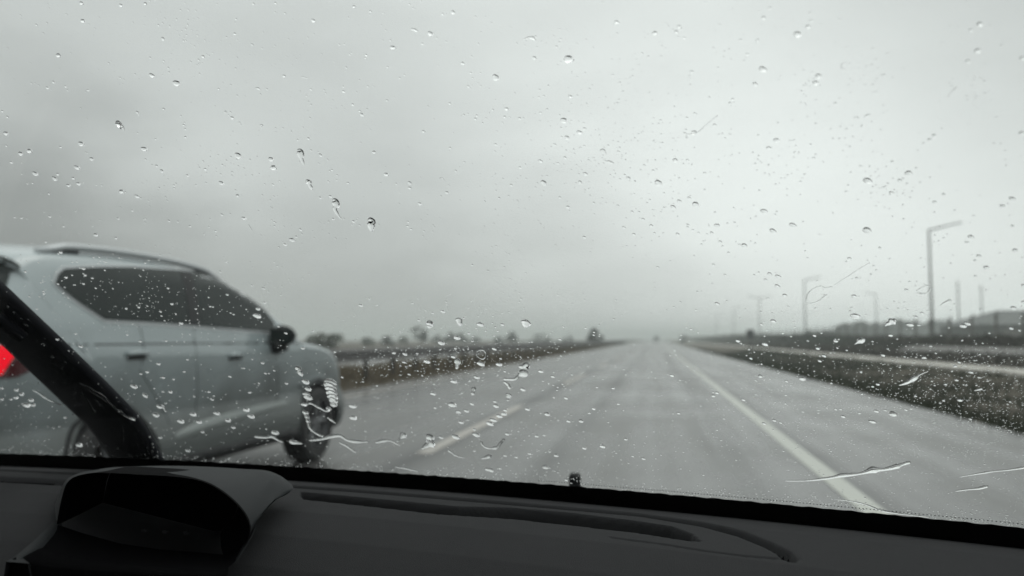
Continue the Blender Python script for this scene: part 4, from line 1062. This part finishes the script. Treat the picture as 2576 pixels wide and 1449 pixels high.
# small drops and fine spray: uncountable
cap_v, cap_f = drop_mesh('x', 3, hr=.55, n=12, rings=3, irr=.05); cap_v = np.array(cap_v)
capS_v, capS_f = drop_mesh('x', 3, hr=.55, n=7, rings=2, irr=.05); capS_v = np.array(capS_v)
def spray(name, items, cv, cf, label):
    V = []; Fs = []; smooth = []
    for (px, py, w, rot, el) in items:
        p = on_glass(px, py, SURF)
        if glass_F(p) > .05: continue
        D = (p-CAM).dot(fw); r_ = w/FPX*D/2; M3 = np.array(frame_at(p, rot)); b0 = sum(len(v) for v in V) if False else spray.n
        V.append((cv*np.array([r_, r_*el, r_]))@M3.T+np.array(p)); 
        Fs += [tuple(i+b0 for i in f) for f in cf]; spray.n += len(cv)
    V = np.concatenate(V)
    o = mesh_obj(name, V.tolist(), Fs, M['water']); o.data.polygons.foreach_set('use_smooth', [len(f) <= 4 for f in Fs]); spray.n = 0
    return tag(o, label, kind='stuff')
spray.n = 0
items = [(px, py, w, random.uniform(-.3, .3), random.uniform(.65, .85)) for (px, py, w) in [(a, b_, c*1.12) for a, b_, c in rest]]
for _ in range(950):
    items.append((random.uniform(0, 2576), random.uniform(0, 1200), random.uniform(2.6, 5.5), 0, 1))
cl = [(random.uniform(0, 2576), random.uniform(60, 1150)) for _ in range(60)]
for _ in range(800):
    c = random.choice(cl); items.append((c[0]+random.gauss(0, 34), c[1]+random.gauss(0, 30), random.uniform(2.5, 5.5), 0, 1))
for _ in range(260):   # centre right swarm in the photograph
    items.append((1480+random.gauss(0, 190), 420+random.gauss(0, 140), random.uniform(2.2, 4.5), 0, 1))
spray('small_raindrops', items, cap_v, cap_f, 'countless small raindrops scattered over the windscreen')
def edge_y(px): return float(np.interp(px, [0, 860, 1288, 2000, 2576], [1138, 1182, 1208, 1264, 1324]))
items = []
for _ in range(2500):  # fine spray over the right
    px = 2576-abs(random.gauss(0, 430)); py = random.gauss(1010, 110)
    if px > 1650 and 860 < py < edge_y(px): items.append((px, py, random.uniform(1.2, 2.8), .6+random.gauss(0, .3), random.uniform(.7, 2.2)))
for _ in range(700): # over the barrier
    px = random.gauss(1120, 170); py = random.gauss(900, 40); items.append((px, py, random.uniform(1.5, 3.6), 0, random.uniform(.8, 1.5)))
for _ in range(1300): # lower glass
    px = random.uniform(0, 2576); py = edge_y(px)-abs(random.gauss(0, 170))
    if py > 640: items.append((px, py, random.uniform(1.6, 3.8), 0, random.uniform(.8, 1.4)))
for _ in range(260): # car window
    items.append((random.gauss(420, 160), random.gauss(750, 60), random.uniform(1.6, 3.4), 0, 1))
for _ in range(800): # froth along the foot of the glass
    px = random.uniform(0, 2576); items.append((px, edge_y(px)-abs(random.gauss(0, 13))+2, random.uniform(1.6, 5.0), 0, random.uniform(.8, 1.3)))
spray('fine_spray', items, capS_v, capS_f, 'fine spray of water specks over the lower windscreen')

# trickles: swept domes of water lying on the glass
def trickle(pts, label, wob=.25, cat='water trickle', hr=.62):
    """pts: (px,py,width_px)"""
    P3 = []; wr = random.Random(int(pts[0][0]*7+pts[0][1])); wn = [wr.uniform(-1, 1) for _ in range(200)]
    for (px, py, w) in pts:
        p = on_glass(px, py, SURF); P3.append((p.x, p.y, p.z, 1.22*w/FPX*(p-CAM).dot(fw)/2))
    out = []; m = len(P3); n = 6
    for i in range(m-1):
        q = [np.array(P3[min(max(i+k-1, 0), m-1)]) for k in range(4)]
        for j in range(n):
            t = j/n; out.append(.5*((2*q[1])+(q[2]-q[0])*t+(2*q[0]-5*q[1]+4*q[2]-q[3])*t*t+(3*q[1]-q[0]-3*q[2]+q[3])*t**3))
    out.append(np.array(P3[-1]))
    vs = []; fs = []; K = 11; L_ = len(out)
    # arc length for rounded ends
    S_ = [0.]
    for i in range(1, L_): S_.append(S_[-1]+float(np.linalg.norm(out[i][:3]-out[i-1][:3])))
    for i, q in enumerate(out):
        p = Vector(q[:3]); r_ = max(q[3], .0004)*(1+wob*1.3*((wn[(i//3) % 200]*(1-(i % 3)/3)+wn[(i//3+1) % 200]*(i % 3)/3)))
        d = min(S_[i], S_[-1]-S_[i])/max(r_, 1e-5); r_ *= .12 if d <= 0 else (math.sqrt(max(0.02, 1-(1-d)**2)) if d < 1 else 1)
        a = Vector(out[min(i+1, L_-1)][:3]); b_ = Vector(out[max(i-1, 0)][:3]); t = (a-b_).normalized(); n_ = glass_n(p); s_ = t.cross(n_).normalized()
        for k in range(K):
            c_ = -cos(pi*k/(K-1)); vs.append(p+s_*c_*r_+n_*((1-c_*c_)**.8)*r_*hr)
    for i in range(L_-1):
        for k in range(K-1): fs.append((i*K+k, i*K+k+1, (i+1)*K+k+1, (i+1)*K+k))
        fs.append((i*K+K-1, i*K, (i+1)*K, (i+1)*K+K-1))
    fs.append(tuple(range(K))); fs.append(tuple((L_-1)*K+k for k in range(K))[::-1])
    ob = mesh_obj('water_trickle', vs, fs, M['water']); me = ob.data
    bm = bmesh.new(); bm.from_mesh(me); bmesh.ops.recalc_face_normals(bm, faces=bm.faces[:])
    for e_ in bm.edges:
        i0, i1 = e_.verts[0].index % K, e_.verts[1].index % K
        if i0 in (0, K-1) and i1 in (0, K-1): e_.smooth = False
    for f in bm.faces: f.smooth = True
    bm.to_mesh(me); bm.free()
    return tag(ob, label, cat)
c1 = lambda t: C(0, 850, 1.6102, t); c4 = lambda t: C(1100, 1100, 1.8114, t); c5 = lambda t: C(2440, 800, 1.8114, t)
c3 = lambda t: C(1920, 1650, 1.3417, t); c6 = lambda t: C(0, 0, 1.6102, t); c7 = lambda t: C(1280, 0, 1.6102, t); c8 = lambda t: C(2560, 0, 1.6102, t)
trickle(c1("478,948,8 520,966,20 565,1000,28 620,1030,28 660,1065,13 700,1100,15 740,1128,11 770,1150,14 822,1166,24"), 'long white water trickle crossing the lower wiper arm')
trickle(c1("500,1005,6 555,1105,20 575,1125,8"), 'short broken water trickle lower on the wiper arm')
trickle(c1("1835,1078,26 1870,1066,14 1920,1090,12 1970,1114,12 1992,1100,22"), 'curved trickle across the upper part of the silver car front wheel')
trickle(c1("1830,1110,26 1855,1150,24 1862,1190,20 1882,1228,14 1922,1256,14 1955,1268,20"), 'wavy trickle running down the front wheel of the silver car')
trickle(c1("1865,1292,8 1950,1280,18 1990,1268,24 2050,1262,26 2100,1290,22 2160,1298,18 2228,1300,8"), 'thick horizontal trickle across the tyre and onto the road')
trickle(c1("2045,1302,8 2095,1326,16 2150,1366,12"), 'slanting trickle just below the thick horizontal one')
trickle(c1("1535,1268,14 1600,1272,16 1640,1268,22 1680,1290,12 1712,1303,6"), 'level trickle across the silver car sill')
trickle(c1("1745,1298,26 1790,1304,26 1828,1310,12"), 'short thick water smear left of the tyre')
trickle(c1("1975,1150,10 2000,1168,16 2028,1188,6"), 'short slanting trickle on the right edge of the wheel')
trickle(c1("945,1086,28 985,1090,20 1002,1120,8"), 'hooked trickle right of the wiper arm')
trickle(c1("862,1005,24 878,1022,28 892,1035,8"), 'short comma trickle above right of the wiper pivot')
trickle(c1("195,985,6 240,1010,14 290,1045,12 350,1070,10 380,1085,4"), 'dark slanting trickle left of the wiper arm')
trickle(c1("1780,852,30 1805,862,36 1815,888,26 1828,905,8"), 'bright folded trickle above the front wheel arch')
trickle(c4("555,1015,10 620,1000,20 665,1004,16 700,1022,14 728,1038,6"), 'level trickle on the left lane beside the tyre')
trickle(c4("705,1008,8 725,985,16 750,964,46 770,966,26"), 'hook-ended trickle above the left lane line')
trickle(c4("872,1058,10 895,1040,22 930,1022,54 962,1018,30"), 'heavy drop trailing left across the near end of the dashed line')
trickle(c4("905,988,34 935,980,56 960,992,26"), 'heavy flat drop just above the trailing one by the dashed line')
trickle(c4("1050,1065,14 1085,1090,10 1110,1105,12 1170,1122,6"), 'thin trickle below the near dashed line')
trickle(c4("1530,500,12 1560,498,34 1592,492,44 1600,505,20"), 'upper lobe of a zigzag water run over the left lane')
trickle(c4("1592,528,30 1560,545,46 1530,560,20 1505,582,18 1460,584,24 1425,582,18"), 'zigzag water run in the middle of the left lane')
trickle(c4("1428,600,20 1455,618,20 1468,640,20 1470,652,8"), 'lower tail of the zigzag water run')
trickle(c4("1275,1005,18 1285,1030,12 1310,1048,12 1345,1054,14 1385,1045,22 1405,1020,16 1432,988,20"), 'U-shaped water trickle near the lower middle of the glass', wob=.3)
trickle(c4("1275,1122,6 1300,1118,18 1335,1106,30 1345,1112,12"), 'short trickle with a thick right end above the black band')
trickle(c4("1300,1195,26 1335,1198,38 1365,1212,16"), 'flat trickle lying close to the black band')
trickle(c4("690,1180,6 760,1190,12 850,1212,10"), 'thin trickle along the foot of the glass at centre')
trickle(c4("1123,168,56 1126,186,40 1132,210,32 1130,222,12"), 'mushroom-shaped drop above the tree line')
trickle(c4("930,186,44 928,205,44 925,222,32 920,238,8"), 'mushroom-shaped drop above the forked tree')
trickle(c4("1584,182,60 1580,200,54 1574,222,30 1572,232,10"), 'largest drop above the horizon left of centre')
trickle(c4("1117,444,36 1114,468,36 1112,492,18 1108,515,12"), 'stacked vertical drops over the crash barrier')
trickle(c4("1228,636,42 1224,655,26 1218,682,22 1214,692,8"), 'vertical drop with a tail over the left lane')
trickle(c4("1465,682,42 1462,698,30 1458,715,12 1458,732,18"), 'vertical drop with a dark neck over the left lane')
# ring-shaped splash marks
for txt, lb in (("1245,400,5 1262,386,6 1290,388,7 1306,404,6 1305,428,6 1290,446,7 1268,442,5 1248,425,5 1244,405,5", 'thin ring-shaped splash mark over the crash barrier'),):
    trickle(c4(txt), lb, wob=.2)
trickle(c3("1372,205,6 1480,204,9 1600,190,14 1660,178,22 1750,169,16 1820,150,34 1870,148,20 1920,137,30 1960,124,16 2005,110,22"), 'long knobbly trickle across the solid line at lower right', wob=.2)
trickle(c3("2250,187,5 2330,172,9 2420,158,12 2500,150,10 2600,135,16"), 'slender trickle leaving the frame at lower right')
trickle(c3("2228,257,6 2290,249,12 2350,243,15 2395,230,20"), 'short trickle with a bulb end at lower right')
trickle(c3("1618,298,4 1700,307,7 1780,325,9 1850,352,12 1930,368,12 2010,378,10 2100,388,8"), 'long thin trickle above the black band at lower right')
trickle(c5("1590,766,5 1610,752,20 1640,735,46 1668,722,36"), 'big teardrop trailing left above the grassy bank')
trickle(c5("1384,890,5 1405,878,18 1435,862,40 1460,856,30"), 'bright teardrop trailing left in front of the dark bank')
trickle(c5("1685,1168,6 1715,1160,14 1755,1142,24 1795,1116,26 1830,1096,8 1890,1070,4"), 'ragged bright trickle over the verge at right')
trickle(c5("2195,1205,4 2225,1198,14 2255,1190,12"), 'tiny bright trickle over the verge further right')
trickle(c5("1968,628,5 1990,612,14 2015,600,14 2038,588,14"), 'S-shaped trickle between lamp post and plain pole')
trickle(c5("1058,590,6 1062,560,6 1085,528,6 1120,506,7 1160,496,8 1185,506,5 1235,500,9"), 'upper half of a large thin ring mark left of the lamp post', wob=.15)
trickle(c5("1062,608,6 1095,612,8 1140,596,7 1175,570,9 1200,552,6"), 'lower half of a large thin ring mark left of the lamp post', wob=.15)
trickle(c5("1245,490,3 1310,448,3 1370,410,4 1430,370,5 1490,335,4"), 'hair-thin straight trickle rising right from the ring mark', wob=.1)
trickle(c5("1802,530,8 1840,505,7 1880,492,9 1902,505,8 1880,538,7 1840,546,10 1808,538,6"), 'closed ring mark crossing the nearest lamp post', wob=.15)
trickle(c6("1795,908,18 1815,912,32 1815,940,34 1824,968,26 1834,994,10"), 'tall drop running down, upper of two in the left sky')
trickle(c6("1848,1086,24 1862,1100,34 1872,1122,28 1886,1146,8"), 'tall drop running down, lower of two in the left sky')
trickle(c6("2008,1205,30 2026,1215,38 2028,1240,34 2022,1262,26 2036,1290,18 2056,1320,6"), 'dark twisted drop running down in the middle left sky')
trickle(c6("1500,1355,5 1512,1378,7 1528,1400,5"), 'thin short slanting trickle left of the twisted drop')
trickle(c6("705,762,20 722,754,38 742,770,14 748,790,5"), 'drop with a thin tail in the left sky')
trickle(c6("1540,533,5 1560,534,9 1576,548,5"), 'thin curved water mark high in the left sky')
trickle(c6("1820,462,5 1840,468,7 1862,472,3"), 'thin flat water mark high left of centre')
trickle(c7("1094,240,6 1130,228,12 1158,230,14 1170,245,7"), 'dark flat arc drop high in the middle sky')
trickle(c7("418,176,6 442,180,12 464,190,6"), 'thin dark arc drop high left of middle')
trickle(c7("1562,920,8 1578,906,16 1592,918,12 1596,936,4"), 'small dark crooked drop in the bright middle sky')
trickle(c7("1582,965,5 1600,974,9 1625,978,13 1645,988,8"), 'flat curved drop just below the crooked one')
trickle(c7("160,1332,30 185,1336,46 180,1360,40 180,1386,26 182,1398,8"), 'big bulging drop in the lower middle of the sky')
trickle(c7("590,1082,4 606,1072,6 620,1090,5"), 'faint hook mark in the middle sky')
trickle(c8("0,798,6 30,812,6 90,800,6 140,755,5 212,696,4"), 'long thin tick-shaped trickle in the bright sky')
trickle(c8("1095,706,8 1115,698,14 1135,690,6"), 'short bent drop in the bright right sky')
trickle(c8("1032,715,5 1048,706,8 1064,716,5"), 'tiny arched mark beside the bent drop in the right sky')
trickle(c8("990,375,5 962,392,7 960,412,7 985,422,5"), 'C-shaped water mark high in the right sky')
trickle(c8("1600,590,6 1620,560,8 1640,536,9 1665,528,6"), 'long S-shaped water mark in the upper right sky')
trickle(c8("640,848,4 662,850,6 678,842,8"), 'small hooked mark right of a round drop in the bright sky')

# ------------------------------------------------------------------ camera & render settings
cd = bpy.data.cameras.new('camera'); cam = bpy.data.objects.new('camera', cd); col.objects.link(cam); scene.camera = cam
cd.sensor_width = 36; cd.lens = FPX/2576*36; cd.clip_start = .02; cd.clip_end = 5000
cam.matrix_world = Matrix.Translation(CAM) @ Matrix((rt, up, -fw)).transposed().to_4x4()
cd.dof.use_dof = True; cd.dof.focus_distance = .80; cd.dof.aperture_fstop = cd.lens/6.8
scene.view_settings.view_transform = 'Standard'; scene.view_settings.look = 'None'
cy = scene.cycles
cy.max_bounces = 8; cy.transmission_bounces = 8; cy.transparent_max_bounces = 12; cy.diffuse_bounces = 3; cy.glossy_bounces = 4; cy.volume_bounces = 2
cy.caustics_reflective = False; cy.caustics_refractive = False
cy.use_denoising = True; cy.sample_clamp_indirect = 6
